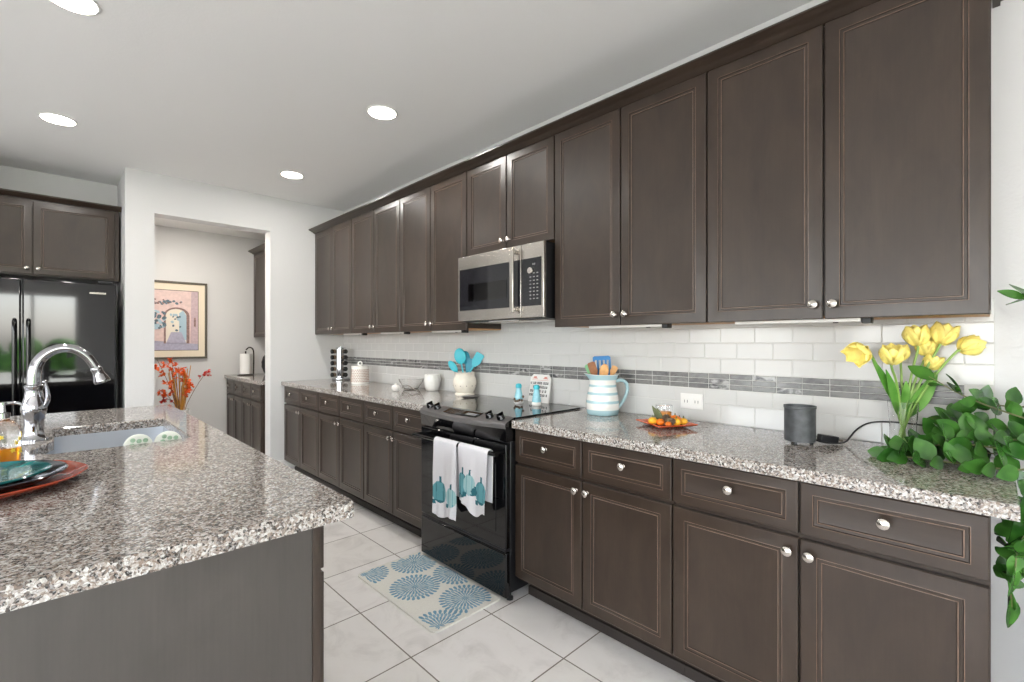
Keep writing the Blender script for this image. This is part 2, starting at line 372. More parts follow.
# baseboards
def base(n, *b): struct(bx(*b).build('baseboard_' + n, M['trimw'], bevel=.004))
base('far_right', 1.538, 1.775, YF - .014, YF, 0, .13); base('far_left', .43, .622, YF - .014, YF, 0, .13)
base('pantry_back', .56, 1.52, 6.446, 6.46, 0, .13); base('jamb_right', 1.524, 1.538, YF, 5.13, 0, .13); base('right', 2.276, 2.29, -4.0, -0.01, 0, .13)

# tiled backsplash: a part of the right wall
field = MB(); TW = .1525; g = .0009
rows = [(.9145, 1.005), (1.0065, 1.0745), (1.1525, 1.2235), (1.2255, 1.2965), (1.2985, 1.3695), (1.3715, 1.452)]
y_lo, y_hi = -.007, 4.966
def tile_box(mb, y0, y1, z0, z1, mi, xb=2.2885, xf=2.2815):
    c = .0018
    mb.box(xf + c, xb, y0, y1, z0, z1, mi)
    vs = [(xf + c, y0, z0), (xf + c, y1, z0), (xf + c, y1, z1), (xf + c, y0, z1), (xf, y0 + c, z0 + c), (xf, y1 - c, z0 + c), (xf, y1 - c, z1 - c), (xf, y0 + c, z1 - c)]
    mb.add(vs, [(4, 5, 6, 7), (0, 1, 5, 4), (1, 2, 6, 5), (2, 3, 7, 6), (3, 0, 4, 7)], mi)
for ri, (z0, z1) in enumerate(rows):
    # joints at 0.449 + k*TW for the 1st, 3rd rows above the band
    ph = 0.449 if ri in (0, 2, 4) else 0.449 + TW / 2
    k0 = math.floor((y_lo - ph) / TW)
    for k in range(k0, k0 + 36):
        a = max(ph + k * TW, y_lo); b = min(ph + (k + 1) * TW, y_hi)
        if b - a > .006: tile_box(field, a + g, b - g, z0 + g * .5, z1 - g * .5, 0)
grout = bx(2.284, 2.2895, y_lo, y_hi, .9142, 1.452)
field.box(2.2829, 2.2895, y_lo, y_hi, .9142, 1.452, 1)
bs = field.build('tile_backsplash', [M['tile'], M['grout']], wall_right, smooth=False)
bs['label'] = 'glossy white subway tiles in running bond'
band = MB(); random.seed(11)
for r in range(3):
    z0 = 1.0765 + r * .0252
    k = 0; y = 0.0665
    while y < y_hi - .01:
        a = y; b = min(y + .0998, y_hi)
        tile_box(band, a + .0012, b - .0012, z0 + .0012, z0 + .0240, random.choices((0, 1, 2), (5, 1.6, 3))[0], 2.288, 2.2805); y = b
mb_ = band.build('mosaic_band', [M['mos1'], M['mos2'], M['mos3']], wall_right, smooth=False)
mb_['label'] = 'grey marbled mosaic strip three tiles high'

# ------------------------------------------------------------------ recessed ceiling lights
def downlight(x, y, label, z=H, power=7):
    t = thing('recessed_light', label, 'ceiling light', (x, y, z), 'recessed lights in the kitchen ceiling')
    m = MB(); m.lathe([(.093, z - .0005), (.093, z - .004), (.089, z - .007), (.083, z - .007), (.081, z - .0005)], (x, y, 0), 36)
    m.build('trim_ring', M['trimw'], t)
    m = MB(); m.lathe([(.0805, z - .001), (.0805, z - .006), (.05, z - .0085), (.0001, z - .009)], (x, y, 0), 36, cap1=False)
    m.build('diffuser', M['lamp'], t)
    d = bpy.data.lights.new('downlight_lamp', 'AREA'); d.shape = 'DISK'; d.size = .14; d.energy = power; d.color = (1, .98, .95)
    o = bpy.data.objects.new('downlight_lamp', d); COL.objects.link(o); o.parent = t; o.location = (0, 0, -.012)
    return t
downlight(.03, 4.205, 'round recessed light in the ceiling in front of the black refrigerator')
downlight(1.475, 2.665, 'round recessed light in the ceiling nearest the microwave')
downlight(1.47, 4.195, 'round recessed light in the ceiling nearest the doorway wall and far cabinets')
downlight(.06, 2.70, 'round recessed light cut off by the top edge of the photo')
pl = bpy.data.lights.new('pantry_fill_light', 'AREA'); pl.shape = 'DISK'; pl.size = .14; pl.energy = 18; pl.color = (1, .94, .86)  # unseen light without a fixture, added to brighten the pantry
po = bpy.data.objects.new('pantry_fill_light', pl); COL.objects.link(po); po.location = (0.95, 5.54, 2.58)

# ------------------------------------------------------------------ cabinet parts
WM = [M['wood'], M['glaze'], M['glaze_d'], M['woodh']]
def panel_front(mb, o, U, N, w, h, th=.020, stile=.045, horiz=False):
    """framed door/drawer front; o = lower corner on its FRONT face, U across, Z up, N outward"""
    o = Vector(o); U = Vector(U); N = Vector(N); V = Vector((0, 0, 1))
    wm = 3 if horiz else 0
    s = stile
    loops = [(0, -th, wm), (0, -.0022, wm), (.0025, 0, wm), (s - .004, 0, wm), (s - .0015, .0008, 1), (s, .0008, 2), (s + .0022, -.0035, wm), (s + .0085, -.0042, wm), (s + .0105, -.0028, 1), (s + .0125, -.0028, 2), (s + .0145, -.0062, wm), (s + .018, -.0068, wm)]
    vs = []
    for ins, d, _ in loops:
        for (a, b) in ((ins, ins), (w - ins, ins), (w - ins, h - ins), (ins, h - ins)): vs.append(o + U * a + V * b + N * d)
    fs = [(0, 3, 2, 1)]; ms = [wm]
    for i in range(len(loops) - 1):
        for k in range(4):
            k2 = (k + 1) % 4
            fs.append((i * 4 + k, i * 4 + k2, i * 4 + 4 + k2, i * 4 + 4 + k)); ms.append(loops[i][2])
    n = (len(loops) - 1) * 4
    fs.append((n, n + 1, n + 2, n + 3)); ms.append(wm)
    mb.add(vs, fs, ms)
def knob(parent, p, N, s=1.0):
    N = Vector(N); mt = N.to_track_quat('Z', 'Y').to_matrix().to_4x4(); mt = Matrix.Translation(Vector(p)) @ mt
    m = MB(); m.lathe([(.0075 * s, -.0005), (.0075 * s, .002 * s), (.0052 * s, .004 * s), (.005 * s, .012 * s), (.008 * s, .015 * s), (.0145 * s, .018 * s), (.0158 * s, .021 * s), (.0150 * s, .0245 * s), (.0100 * s, .028 * s), (.0001, .0295 * s)], (0, 0, 0), 20, mat=mt, cap1=False)
    return m.build('knob', M['nickel'], parent)
def door_part(root, o, U, N, w, h, kn, name='door', stile=.045, ks=1.0):
    m = MB(); horiz = (name == 'drawer')
    panel_front(m, o, U, N, w, h, stile=stile, horiz=horiz)
    d = m.build(name, WM, root, angle=25)
    if kn is not None: knob(d, Vector(o) + Vector(U) * kn[0] + Vector((0, 0, kn[1])) , N, ks)
    return d
IN = .0254
UW = 33 * IN
MINX = (-1, 0, 0)
def base_cabinet(y0, label, group, wid=UW, xf=1.661, xb=2.278, ndoor=2, zt=.8745, parent_loc=None, ks=1.0, dz=(.706, .867), oz=(.130, .690)):
    t = thing('base_cabinet', label, 'cabinet', ((xf + xb) / 2, y0 + wid / 2, 0), group)
    e = .0012
    b = MB(); b.box(xf + .0205, xb, y0 + e, y0 + wid - e, .112, zt)
    b.build('carcass', M['wood'], t, smooth=False)
    k = MB(); k.box(xf + .115, xb - .02, y0 + .001, y0 + wid - .001, .001, .111); k.box(xf + .100, xf + .114, y0 + .001, y0 + wid - .001, .001, .045)
    k.build('toe_kick', M['kick'], t, smooth=False)
    dw = wid / ndoor; gp = .0036
    for i in range(ndoor):
        ya = y0 + i * dw + gp; wd = dw - 2 * gp
        # U runs toward -Y, so the lower-left corner is the larger y
        o = (xf, ya + wd, oz[0])
        left_door = (i % 2 == 1)          # farther door of the pair
        kx = wd - .026 if left_door else .026
        door_part(t, o, (0, -1, 0), MINX, wd, oz[1] - oz[0], (kx, oz[1] - oz[0] - .042), 'door', ks=ks)
        door_part(t, (xf, ya + wd, dz[0]), (0, -1, 0), MINX, wd, dz[1] - dz[0], (wd / 2, (dz[1] - dz[0]) / 2 + .012), 'drawer', stile=.034, ks=ks)
    return t
GB = 'base cabinets along the tiled wall'
RNG0, RNG1 = 66 * IN, 96 * IN
c0 = base_cabinet(0.001, 'brown base cabinet at the right end of the run, below the tulips and speaker', GB)
def dup_cab(src, dy, label):
    c = copy_tree(src); c.location = Vector(src.location) + Vector((0, dy, 0)); c['label'] = label; return c
dup_cab(c0, UW, 'brown base cabinet just right of the range, below the striped pitcher')
dup_cab(c0, RNG1 - .001, 'brown base cabinet just left of the range')
dup_cab(c0, RNG1 - .001 + UW, 'middle brown base cabinet of the three left of the range')
dup_cab(c0, RNG1 - .001 + 2 * UW, 'brown base cabinet at the far left end against the doorway wall')
# upper cabinets
def upper_cabinet(y0, wid, zb, zt, label, xf=1.966, xb=2.288, name='wall_cabinet', group='upper cabinets along the tiled wall', ks=1.0, doorz=None):
    t = thing(name, label, 'cabinet', ((xf + xb) / 2, y0 + wid / 2, zb), group)
    e = .0008
    b = MB(); b.box(xf + .0205, xb, y0 + e, y0 + wid - e, zb + .012, zt); b.build('carcass', M['wood'], t, smooth=False)
    b = MB(); b.box(xf + .022, xb - .002, y0 + .004, y0 + wid - .004, zb + .004, zb + .0118); b.build('underside', M['maple'], t, smooth=False)['label'] = 'raw light wood underside'
    dw = wid / 2; gp = .0034; z0, z1 = doorz or (zb, zt)
    for i in range(2):
        ya = y0 + i * dw + gp; wd = dw - 2 * gp
        kx = wd - .026 if i == 1 else .026
        door_part(t, (xf, ya + wd, z0), (0, -1, 0), MINX, wd, z1 - z0, (kx, .052), 'door', ks=ks)
    return t
u0 = upper_cabinet(0.001, UW, 1.385, 2.437, 'tall brown upper cabinet at the right end, above the tulips')
dup_cab(u0, UW, 'tall brown upper cabinet just right of the microwave')
upper_cabinet(RNG0 + .001, 30 * IN - .002, 1.868, 2.437, 'short brown two door cabinet directly above the microwave')
dup_cab(u0, RNG1 - .001, 'tall brown upper cabinet just left of the microwave')
dup_cab(u0, RNG1 - .001 + UW, 'middle tall brown upper cabinet of the three left of the microwave')
dup_cab(u0, RNG1 - .001 + 2 * UW, 'tall brown upper cabinet at the far left end against the doorway wall')
# crown moulding along the tops
def crown_pts(x): return [(x + .020, 2.4375), (x - .003, 2.4375), (x - .006, 2.441), (x - .012, 2.443), (x - .018, 2.449), (x - .036, 2.457), (x - .050, 2.462), (x - .056, 2.467), (x - .062, 2.468), (x - .062, 2.476), (x + .020, 2.476)]
m = MB(); m.sweep_profile(crown_pts(1.966), -.055, 4.962)
m.box(1.986, 2.288, -.055, -.002, 2.452, 2.476); m.box(1.986, 2.288, -.020, -.001, 2.4375, 2.452)
tag(m.build('crown_moulding', M['woodh'], angle=60), 'brown crown moulding running along the tops of the upper cabinets', 'moulding')
# under cabinet light bars
GL = 'light bars under the upper cabinets'
def light_bar(ya, yb, label):
    t = thing('under_cabinet_light', label, 'light bar', (2.02, (ya + yb) / 2, 1.386), GL)
    bx(2.02, 2.06, ya, yb, 1.375, 1.3885).build('housing', M['plastic'], t, bevel=.003)
    bx(2.015, 2.06, ya - .03, ya - .001, 1.368, 1.3885).build('end_cap', M['blackp'], t, bevel=.003)['label'] = 'black end cap'
    b = MB(); b.box(2.03, 2.04, ya + .07, ya + .085, 1.371, 1.3745); b.build('switch', M['blackp'], t)
light_bar(.32, .745, 'slim white under cabinet light bar above the tulips')
light_bar(1.07, 1.485, 'slim white under cabinet light bar above the orange plate')
light_bar(2.56, 2.92, 'slim white under cabinet light bar above the turquoise utensils')
light_bar(3.30, 3.68, 'slim white under cabinet light bar above the white bowl')
light_bar(4.02, 4.40, 'slim white under cabinet light bar above the white pierced canister')

# ------------------------------------------------------------------ granite worktops
def slab(name, outer, z0, z1, hole=None, ch=.004, parent=None):
    def inset(poly, d):
        n = len(poly); out = []
        for i in range(n):
            a = Vector((*poly[i - 1], 0)); b = Vector((*poly[i], 0)); c = Vector((*poly[(i + 1) % n], 0))
            e1 = (b - a).normalized(); e2 = (c - b).normalized()
            n1 = Vector((-e1.y, e1.x, 0)); n2 = Vector((-e2.y, e2.x, 0)); bis = (n1 + n2)
            k = bis.length_squared
            out.append((b + bis * (2 * d / k if k > .05 else d)).to_2d())
        return out
    bm = bmesh.new()
    def ring(poly, z): return [bm.verts.new((p[0], p[1], z)) for p in poly]
    def wallf(r1, r2):
        n = len(r1)
        for i in range(n): bm.faces.new((r1[i], r1[(i + 1) % n], r2[(i + 1) % n], r2[i]))
    loops = [outer] + ([hole] if hole else [])
    tops = []; bots = []
    for i, lp in enumerate(loops):
        top = ring(inset(lp, ch if i == 0 else ch), z1); mid = ring(lp, z1 - ch); bot = ring(lp, z0)
        wallf(top, mid); wallf(mid, bot); tops.append(top); bots.append(bot)
    for rs in (tops, bots):
        es = []
        for rg in rs:
            n = len(rg)
            for i in range(n):
                e = bm.edges.get((rg[i], rg[(i + 1) % n])) or bm.edges.new((rg[i], rg[(i + 1) % n])); es.append(e)
        bmesh.ops.triangle_fill(bm, use_beauty=True, edges=es)
    bmesh.ops.recalc_face_normals(bm, faces=bm.faces)
    me = bpy.data.meshes.new(name); bm.to_mesh(me); bm.free(); me.materials.append(M['granite'])
    o = bpy.data.objects.new(name, me); COL.objects.link(o); return o
CZ0, CZ1 = .876, .914
XB = 2.2805
o = slab('countertop', [(1.636, -.047), (XB, -.047), (XB, 2.4395), (2.203, 2.4395), (2.203, 1.6735), (1.636, 1.6735)], CZ0, CZ1)
tag(o, 'speckled granite countertop right of the range, under the pitcher and tulips', 'countertop'); origin(o, (1.95, .8, CZ0))
o = slab('countertop', [(1.636, 2.4425), (XB, 2.4425), (XB, 4.962), (1.636, 4.962)], CZ0, CZ1)
tag(o, 'speckled granite countertop left of the range, running to the doorway wall', 'countertop'); origin(o, (1.95, 3.7, CZ0))

# ------------------------------------------------------------------ kitchen island
IX0, IX1, IY0, IY1 = -.80, .533, 1.09, 3.61
hole = [(.405, 2.965), (.405, 2.30), (.385, 2.281), (.10, 2.278), (.00, 2.285), (-.040, 2.315), (-.056, 2.37), (-.054, 2.43), (-.035, 2.50), (-.010, 2.555), (.006, 2.62), (.008, 2.70), (.000, 2.93), (.012, 2.955), (.04, 2.965)]
rc = .012
outer = [(IX0, IY0), (IX1 - rc, IY0), (IX1 - rc * .3, IY0 + rc * .3), (IX1, IY0 + rc), (IX1, IY1 - rc), (IX1 - rc * .3, IY1 - rc * .3), (IX1 - rc, IY1), (IX0, IY1)]
def ccw(p): return sum(p[i - 1][0] * p[i][1] - p[i][0] * p[i - 1][1] for i in range(len(p))) > 0
if ccw(hole): hole = hole[::-1]
if not ccw(outer): outer = outer[::-1]
o = slab('island_countertop', outer, .874, CZ1, hole, ch=.005)
tag(o, 'large speckled brown and grey granite island top with a sink cut out', 'countertop'); origin(o, (-.1, 2.3, .874))
t = thing('kitchen_island', 'brown wood kitchen island base with drawers and doors on its right side', 'island', (0, 2.35, 0))
b = MB(); b.box(-.46, .44, 1.125, 1.145, .001, .873); b.build('end_panel', M['isl'], t, bevel=.001)
b = MB(); b.box(.4405, .4605, 1.123, 1.160, .001, .873); b.build('corner_post', M['wood'], t, bevel=.001)
b = MB(); b.box(-.46, .44, 3.545, 3.565, .001, .873); b.box(-.48, -.461, 1.125, 3.565, .001, .873); b.box(.4405, .4600, 1.161, 3.565, .10, .873); b.box(-.45, .43, 1.146, 3.544, .10, .118)
b.build('carcass', M['wood'], t, smooth=False)
b = MB(); b.box(.37, .385, 1.147, 3.544, .001, .099); b.build('toe_kick', M['kick'], t)
ws = [.60, .60, .60, .60]; y = 1.152
for i, wd in enumerate(ws):
    door_part(t, (.4815, y + .003, .745), (0, 1, 0), (1, 0, 0), wd - .006, .118, (wd / 2, .06), 'drawer', stile=.03)
    door_part(t, (.4815, y + .003, .105), (0, 1, 0), (1, 0, 0), wd - .006, .630, (.03 if i % 2 else wd - .036, .59), 'door')
    y += wd
# sink bowl hung under the worktop
t = t_sink = thing('undermount_sink', 'stainless steel undermount sink set in the island top', 'sink', (.18, 2.62, .67))
c = Vector((.18, 2.62)); m = MB()
hp = [Vector(p) for p in hole]
def ringpts(f, z): return [Vector((c.x + (p.x - c.x) * f, c.y + (p.y - c.y) * f, z)) for p in hp]
rings = [ringpts(1.07, .8725), ringpts(1.012, .8725), ringpts(1.008, .860), ringpts(.985, .720), ringpts(.93, .690), ringpts(.25, .682), ringpts(.12, .680)]
vs = [p for r_ in rings for p in r_]; n = len(hp)
fs = [(i * n + k, i * n + (k + 1) % n, (i + 1) * n + (k + 1) % n, (i + 1) * n + k) for i in range(len(rings) - 1) for k in range(n)] + [tuple((len(rings) - 1) * n + k for k in range(n))]
m.add(vs, fs); bowl = m.build('bowl', M['sinksteel'], t, angle=50)
md = bowl.modifiers.new('Solidify', 'SOLIDIFY'); md.thickness = .0015; md.offset = 1
m = MB(); m.lathe([(.042, .6812), (.045, .684), (.038, .685), (.030, .6825), (.0001, .682)], (.18, 2.62, 0), 28, cap1=False); m.build('drain', M['chrome'], t)

# faucet
FX, FY = -.050, 2.645
t = thing('kitchen_faucet', 'tall chrome gooseneck faucet behind the island sink', 'faucet', (FX, FY, CZ1))
z = CZ1 + .0005
m = MB(); m.lathe([(.041, z), (.041, z + .006), (.034, z + .012), (.0305, z + .03), (.030, z + .075), (.033, z + .095), (.0375, z + .115), (.038, z + .132), (.034, z + .15), (.028, z + .17), (.0255, z + .195), (.0265, z + .205), (.028, z + .210), (.028, z + .217), (.022, z + .222)], (FX, FY, 0), 32)
m.build('body', M['chrome'], t)
arc = [(0, .221), (0, .262), (.006, .298), (.022, .330), (.052, .356), (.085, .366), (.118, .360), (.148, .338), (.168, .310), (.184, .276)]
m = MB(); m.tube([(FX + a, FY, z + b_) for a, b_ in arc], [.0215, .0205, .0195, .019, .0185, .018, .0175, .017, .0165, .016], 18, smooth=2); m.build('spout', M['chrome'], t)
d = Vector((.020, 0, -.055)).normalized()
mt = Matrix.Translation((FX + .182, FY, z + .281)) @ d.to_track_quat('Z', 'Y').to_matrix().to_4x4()
m = MB(); m.lathe([(.0165, -.002), (.0195, .004), (.0195, .012), (.018, .018), (.021, .034), (.0275, .056), (.0285, .064), (.026, .069), (.0001, .069)], (0, 0, 0), 26, mat=mt, cap1=False)
sh = m.build('spray_head', M['chrome'], t)
m = MB(); m.box(.0165, .0225, -.005, .005, .018, .034, mat=mt); m.build('spray_button', M['blackp'], sh, bevel=.001)
m = MB(); m.tube([(FX + .030, FY - .016, z + .135), (FX + .040, FY - .022, z + .160), (FX + .037, FY - .026, z + .200), (FX + .031, FY - .028, z + .226)], [.009, .0085, .0065, .0055], 12, smooth=2); m.ball((FX + .031, FY - .028, z + .231), .0088)
m.build('lever_handle', M['chrome'], t)

# soap dispenser bottle with printed yellow flowers
BX, BY = -.109, 2.16
t = thing('soap_bottle', 'clear pump bottle of orange soap with yellow flower print, beside the faucet', 'soap bottle', (BX, BY, CZ1))
m = MB(); m.lathe([(.036, z), (.0385, z + .004), (.0385, z + .105), (.036, z + .122), (.026, z + .136), (.016, z + .143), (.015, z + .150)], (BX, BY, 0), 32); m.build('bottle', M['glass'], t)
m = MB(); m.lathe([(.0355, z + .004), (.0365, z + .008), (.0365, z + .058), (.0001, z + .0582)], (BX, BY, 0), 32, cap1=False); m.build('liquid', M['liquid'], t)
m = MB(); random.seed(5)
for i in range(16):
    a = random.uniform(-2.6, .9); zz = z + random.uniform(.035, .10)
    cc = Vector((BX + .0395 * math.cos(a), BY + .0395 * math.sin(a), zz)); nn = Vector((math.cos(a), math.sin(a), 0))
    mt = Matrix.Translation(cc) @ nn.to_track_quat('Z', 'Y').to_matrix().to_4x4()
    m.poly_prism([((.0085 if k % 2 else .004) * math.cos(k * PI / 5), (.0085 if k % 2 else .004) * math.sin(k * PI / 5)) for k in range(10)], -.0006, .0008, mat=mt)
m.build('printed_flowers', M['yellowd'], t)
m = MB(); m.lathe([(.0165, z + .150), (.0165, z + .166), (.007, z + .168), (.0055, z + .190), (.012, z + .191), (.012, z + .199), (.004, z + .201)], (BX, BY, 0), 20); m.tube([(BX, BY, z + .195), (BX + .028, BY - .004, z + .196), (BX + .040, BY - .005, z + .190)], [.006, .005, .0042], 10, smooth=1)
m.build('pump', M['chrome'], t)

# stack of three glazed plates on the island
def plate(name, cx, cy, zb, r, mat, label, wav=0.0, rim=.018, lobes=9):
    m = MB()
    def sq(v, a):
        k = 1 + wav * math.cos(lobes * a) * (math.hypot(v.x, v.y) / r) ** 2
        return Vector((v.x * k, v.y * k, v.z))
    m.lathe([(.0001, zb + .003), (r * .5, zb + .003), (r * .56, zb), (r * .62, zb + .001), (r * .8, zb + .005), (r * .985, zb + rim), (r, zb + rim + .003), (r * .985, zb + rim + .0055), (r * .8, zb + .0105), (r * .6, zb + .0065), (.0001, zb + .006)], (cx, cy, 0), 72, cap0=False, cap1=False, sq=sq)
    o = m.build(name, mat, angle=60); tag(o, label, 'plate', 'stacked plates on the island'); origin(o, (cx, cy, zb)); return o
plate('dinner_plate', -.138, 1.835, CZ1 + .0006, .213, M['redgl'], 'wide rust red glazed plate at the bottom of the island stack', .012, .024)
plate('dinner_plate', -.150, 1.842, CZ1 + .0125, .184, M['blkgl'], 'charcoal black plate between the red and teal plates', .0, .021)
plate('dinner_plate', -.160, 1.846, CZ1 + .0235, .160, M['tealgl'], 'teal glazed plate on top of the island stack', .014, .014, 7)

# two scrub pads standing in a small basket fixed inside the near wall of the sink
m = MB(); by0, by1, bx0, bx1, bz = 2.2895, 2.318, .185, .385, .862
for zz in (bz, bz + .025): m.tube([(bx0, by0, zz), (bx1, by0, zz), (bx1, by1, zz), (bx0, by1, zz), (bx0, by0, zz)], .0015, 6)
for k in range(9): x = bx0 + (bx1 - bx0) * k / 8; m.tube([(x, by1, bz + .025), (x, by1, bz), (x, by0, bz), (x, by0, bz + .025)], .0012, 6)
m.build('sponge_basket', M['wire'], t_sink)
for i, (x, lab) in enumerate([(.238, 'white and green patterned scrub pad in the sink, the one closer to the faucet'), (.332, 'white and green patterned scrub pad in the sink, the one farther from the faucet')]):
    y, zz = 2.3037, .9015
    mt = Matrix.Translation((x, y, zz)) @ Matrix.Rotation(R(-4 + 8 * i), 4, 'Y') @ Matrix.Rotation(R(90), 4, 'X')
    m = MB(); m.lathe([(.040, -.0085), (.0455, -.005), (.0455, .005), (.040, .0085), (.0001, .0088)], (0, 0, 0), 32, mat=mt, cap1=False)
    o = m.build('scrub_pad', M['spongew'])
    tag(o, lab, 'sponge', 'scrub pads in the island sink'); origin(o, (x, y, zz))
    b = MB()
    for k in range(9):
        a = k * 2 * PI / 9; rr = .030 if k % 2 else .020
        b.lathe([(.0085, .0086), (.0085, .0096), (.0001, .0097)], (rr * math.cos(a), rr * math.sin(a), 0), 10, cap1=False)
    b.lathe([(.007, .0086), (.007, .0096), (.0001, .0097)], (0, 0, 0), 10, cap1=False)
    b.v = [mt @ v for v in b.v]
    b.build('printed_pattern', M['spongeg'], o)

# ------------------------------------------------------------------ refrigerator and the cabinet above it
FL, FR, FF = -.530, .378, 5.030
t = thing('refrigerator', 'glossy black side by side refrigerator in the alcove', 'refrigerator', ((FL + FR) / 2, 5.3, 0))
bx(FL + .004, FR - .004, 5.090, 5.60, .02, 1.765).build('cabinet_body', M['fridge'], t, bevel=.004)
sx = -.160
for nm, a, b_ in (('freezer_door', FL, sx - .003), ('fridge_door', sx + .003, FR)):
    d = bx(a, b_, FF, 5.084, .11, 1.778).build(nm, M['fridge'], t, bevel=.010, seg=3)
    hx = sx - .036 if a == FL else sx + .036
    m = MB(); m.tube([(hx, FF - .001, .52), (hx, FF - .045, .535), (hx, FF - .052, .60), (hx, FF - .052, 1.39), (hx, FF - .045, 1.455), (hx, FF - .001, 1.470)], .0125, 12, smooth=2); m.build('handle', M['blackg'], d)
bx(FL + .01, FR - .01, 5.06, 5.088, .015, .10).build('kick_grille', M['blackp'], t, bevel=.003)
m = MB(); m.box(FL + .02, FL + .11, 5.045, 5.16, 1.766, 1.80); m.box(FR - .11, FR - .02, 5.045, 5.16, 1.7785, 1.80); m.build('hinge_cover', M['blackp'], t, bevel=.004)
m = MB(); m.box(FL + .05, FL + .09, 5.11, 5.15, .0008, .0195); m.box(FR - .09, FR - .05, 5.11, 5.15, .0008, .0195); m.box(FL + .05, FL + .09, 5.54, 5.58, .0008, .0195); m.box(FR - .09, FR - .05, 5.54, 5.58, .0008, .0195); m.build('foot', M['blackp'], t)
bx(.215, .315, FF - .0015, FF - .0003, 1.690, 1.704).build('light_glint', M['steel'], t)['label'] = 'small pale strip imitating the reflection of a ceiling light'  # pale strip on the door stands in for a reflected ceiling light
t = thing('fridge_cabinet', 'dark brown two door cabinet above the black refrigerator', 'cabinet', (-.09, 5.43, 1.828))
bx(-.60, .415, 5.2705, 5.615, 1.828, 2.425).build('carcass', M['wood'], t, smooth=False)
for a, b_, kx in ((-.597, -.109, .488 - .03), (-.104, .384, .03)):
    door_part(t, (a, 5.25, 1.838), (1, 0, 0), (0, -1, 0), b_ - a, .568, (kx, .042), 'door')
m = MB()
pr = [(0, 2.4255), (-.022, 2.4255), (-.027, 2.432), (-.040, 2.440), (-.054, 2.448), (-.060, 2.452), (-.060, 2.462), (0, 2.462)]
vs = [Vector((x, 5.2705 + p[0], p[1])) for x in (-.615, .427) for p in pr]; n = len(pr)
m.add(vs, [tuple(range(n)), tuple(range(2 * n - 1, n - 1, -1))] + [(i, n + i, n + (i + 1) % n, (i + 1) % n) for i in range(n)])
m.build('crown', M['woodh'], t, angle=60)

# ------------------------------------------------------------------ pantry seen through the doorway
tb = base_cabinet(5.165, 'brown base cabinet in the pantry beyond the doorway', None, wid=1.285, xf=1.505, xb=2.125, ndoor=4, ks=1.0)
o = slab('countertop', [(1.480, 5.160), (2.128, 5.160), (2.128, 6.456), (1.480, 6.456)], CZ0, CZ1)
tag(o, 'granite countertop in the pantry beyond the doorway', 'countertop'); origin(o, (1.8, 5.8, CZ0))
tu = upper_cabinet(5.165, 1.285, 1.365, 2.40, 'brown upper cabinet in the pantry, half hidden by the doorway', xf=1.80, xb=2.128, group=None)
m = MB(); m.sweep_profile([(p[0] - 1.966 + 1.80, p[1] - .037) for p in crown_pts(1.966)], 5.165, 6.457); m.build('crown', M['woodh'], tu, angle=60)
# framed picture on the rear pantry wall
PX0, PX1, PZ0, PZ1, PY = .585, 1.302, 1.118, 1.992, 6.4595
t = thing('framed_picture', 'framed pastel picture of a pink archway on the pantry wall', 'picture', ((PX0 + PX1) / 2, PY, (PZ0 + PZ1) / 2))
m = MB(); fw_ = .022
m.box(PX0, PX1, PY - .028, PY, PZ0, PZ0 + fw_); m.box(PX0, PX1, PY - .028, PY, PZ1 - fw_, PZ1); m.box(PX0, PX0 + fw_, PY - .028, PY, PZ0 + fw_, PZ1 - fw_); m.box(PX1 - fw_, PX1, PY - .028, PY, PZ0 + fw_, PZ1 - fw_)
m.build('frame', M['frame'], t, bevel=.003)
bx(PX0 + fw_, PX1 - fw_, PY - .012, PY - .004, PZ0 + fw_, PZ1 - fw_).build('mat_board', M['matboard'], t)
m = MB(); ax0, ax1, az0, az1 = PX0 + .095, PX1 - .090, PZ0 + .10, PZ1 - .105
def art(pts, mi, lay):
    y = PY - .0125 - .0009 * lay
    m.add([Vector((ax0 + (ax1 - ax0) * p[0], y, az0 + (az1 - az0) * p[1])) for p in pts], [tuple(range(len(pts)))], mi)
def arch(cx, w_, zb, zs, n=10): return [(cx - w_, zb), (cx + w_, zb)] + [(cx + w_ * math.cos(k * PI / n), zs + w_ * .62 * math.sin(k * PI / n)) for k in range(n + 1)]
art([(-.012, -.010), (1.012, -.010), (1.012, 1.010), (-.012, 1.010)], 6, 0)
art([(0, 0), (1, 0), (1, 1), (0, 1)], 0, 1); art([(0, 0), (1, 0), (1, .10), (0, .17)], 3, 2); art([(.86, .06), (1, .04), (1, 1), (.88, 1)], 1, 1.5)
art(arch(.62, .225, .11, .58), 4, 3); art(arch(.61, .18, .11, .58), 5, 4)
art([(.66, .22), (.79, .16), (.79, .58), (.73, .67), (.66, .62)], 2, 5); art([(.43, .11), (.79, .11), (.70, .30), (.52, .30)], 3, 6)
random.seed(8)
def blob(cx, cz, rr, mi, lay): art([(cx + rr * (1 + .3 * math.sin(5 * k + cz * 40)) * math.cos(k * .7), cz + rr * .8 * math.sin(k * .7)) for k in range(9)], mi, lay)
for i in range(26): blob(random.uniform(.22, .41), random.uniform(.36, .66), random.uniform(.02, .045), 7 if i % 3 else 2, 5 + i * .05)
for i in range(22): blob(random.uniform(.22, .70), random.uniform(.77, .84), random.uniform(.015, .03), 4 if i % 2 else 7, 4 + i * .05)
for i in range(14): blob(random.uniform(.50, .68), random.uniform(.33, .60), random.uniform(.014, .03), 7 if i % 2 else 2, 7 + i * .05)
art([(.925, .40), (.96, .40), (.96, .55), (.925, .55)], 4, 4)
m.build('artwork', [M['stucco'], M['stucco2'], M['skyp'], M['path'], M['archp'], M['creamp'], M['frame'], M['folp']], t, smooth=False, recalc=False)
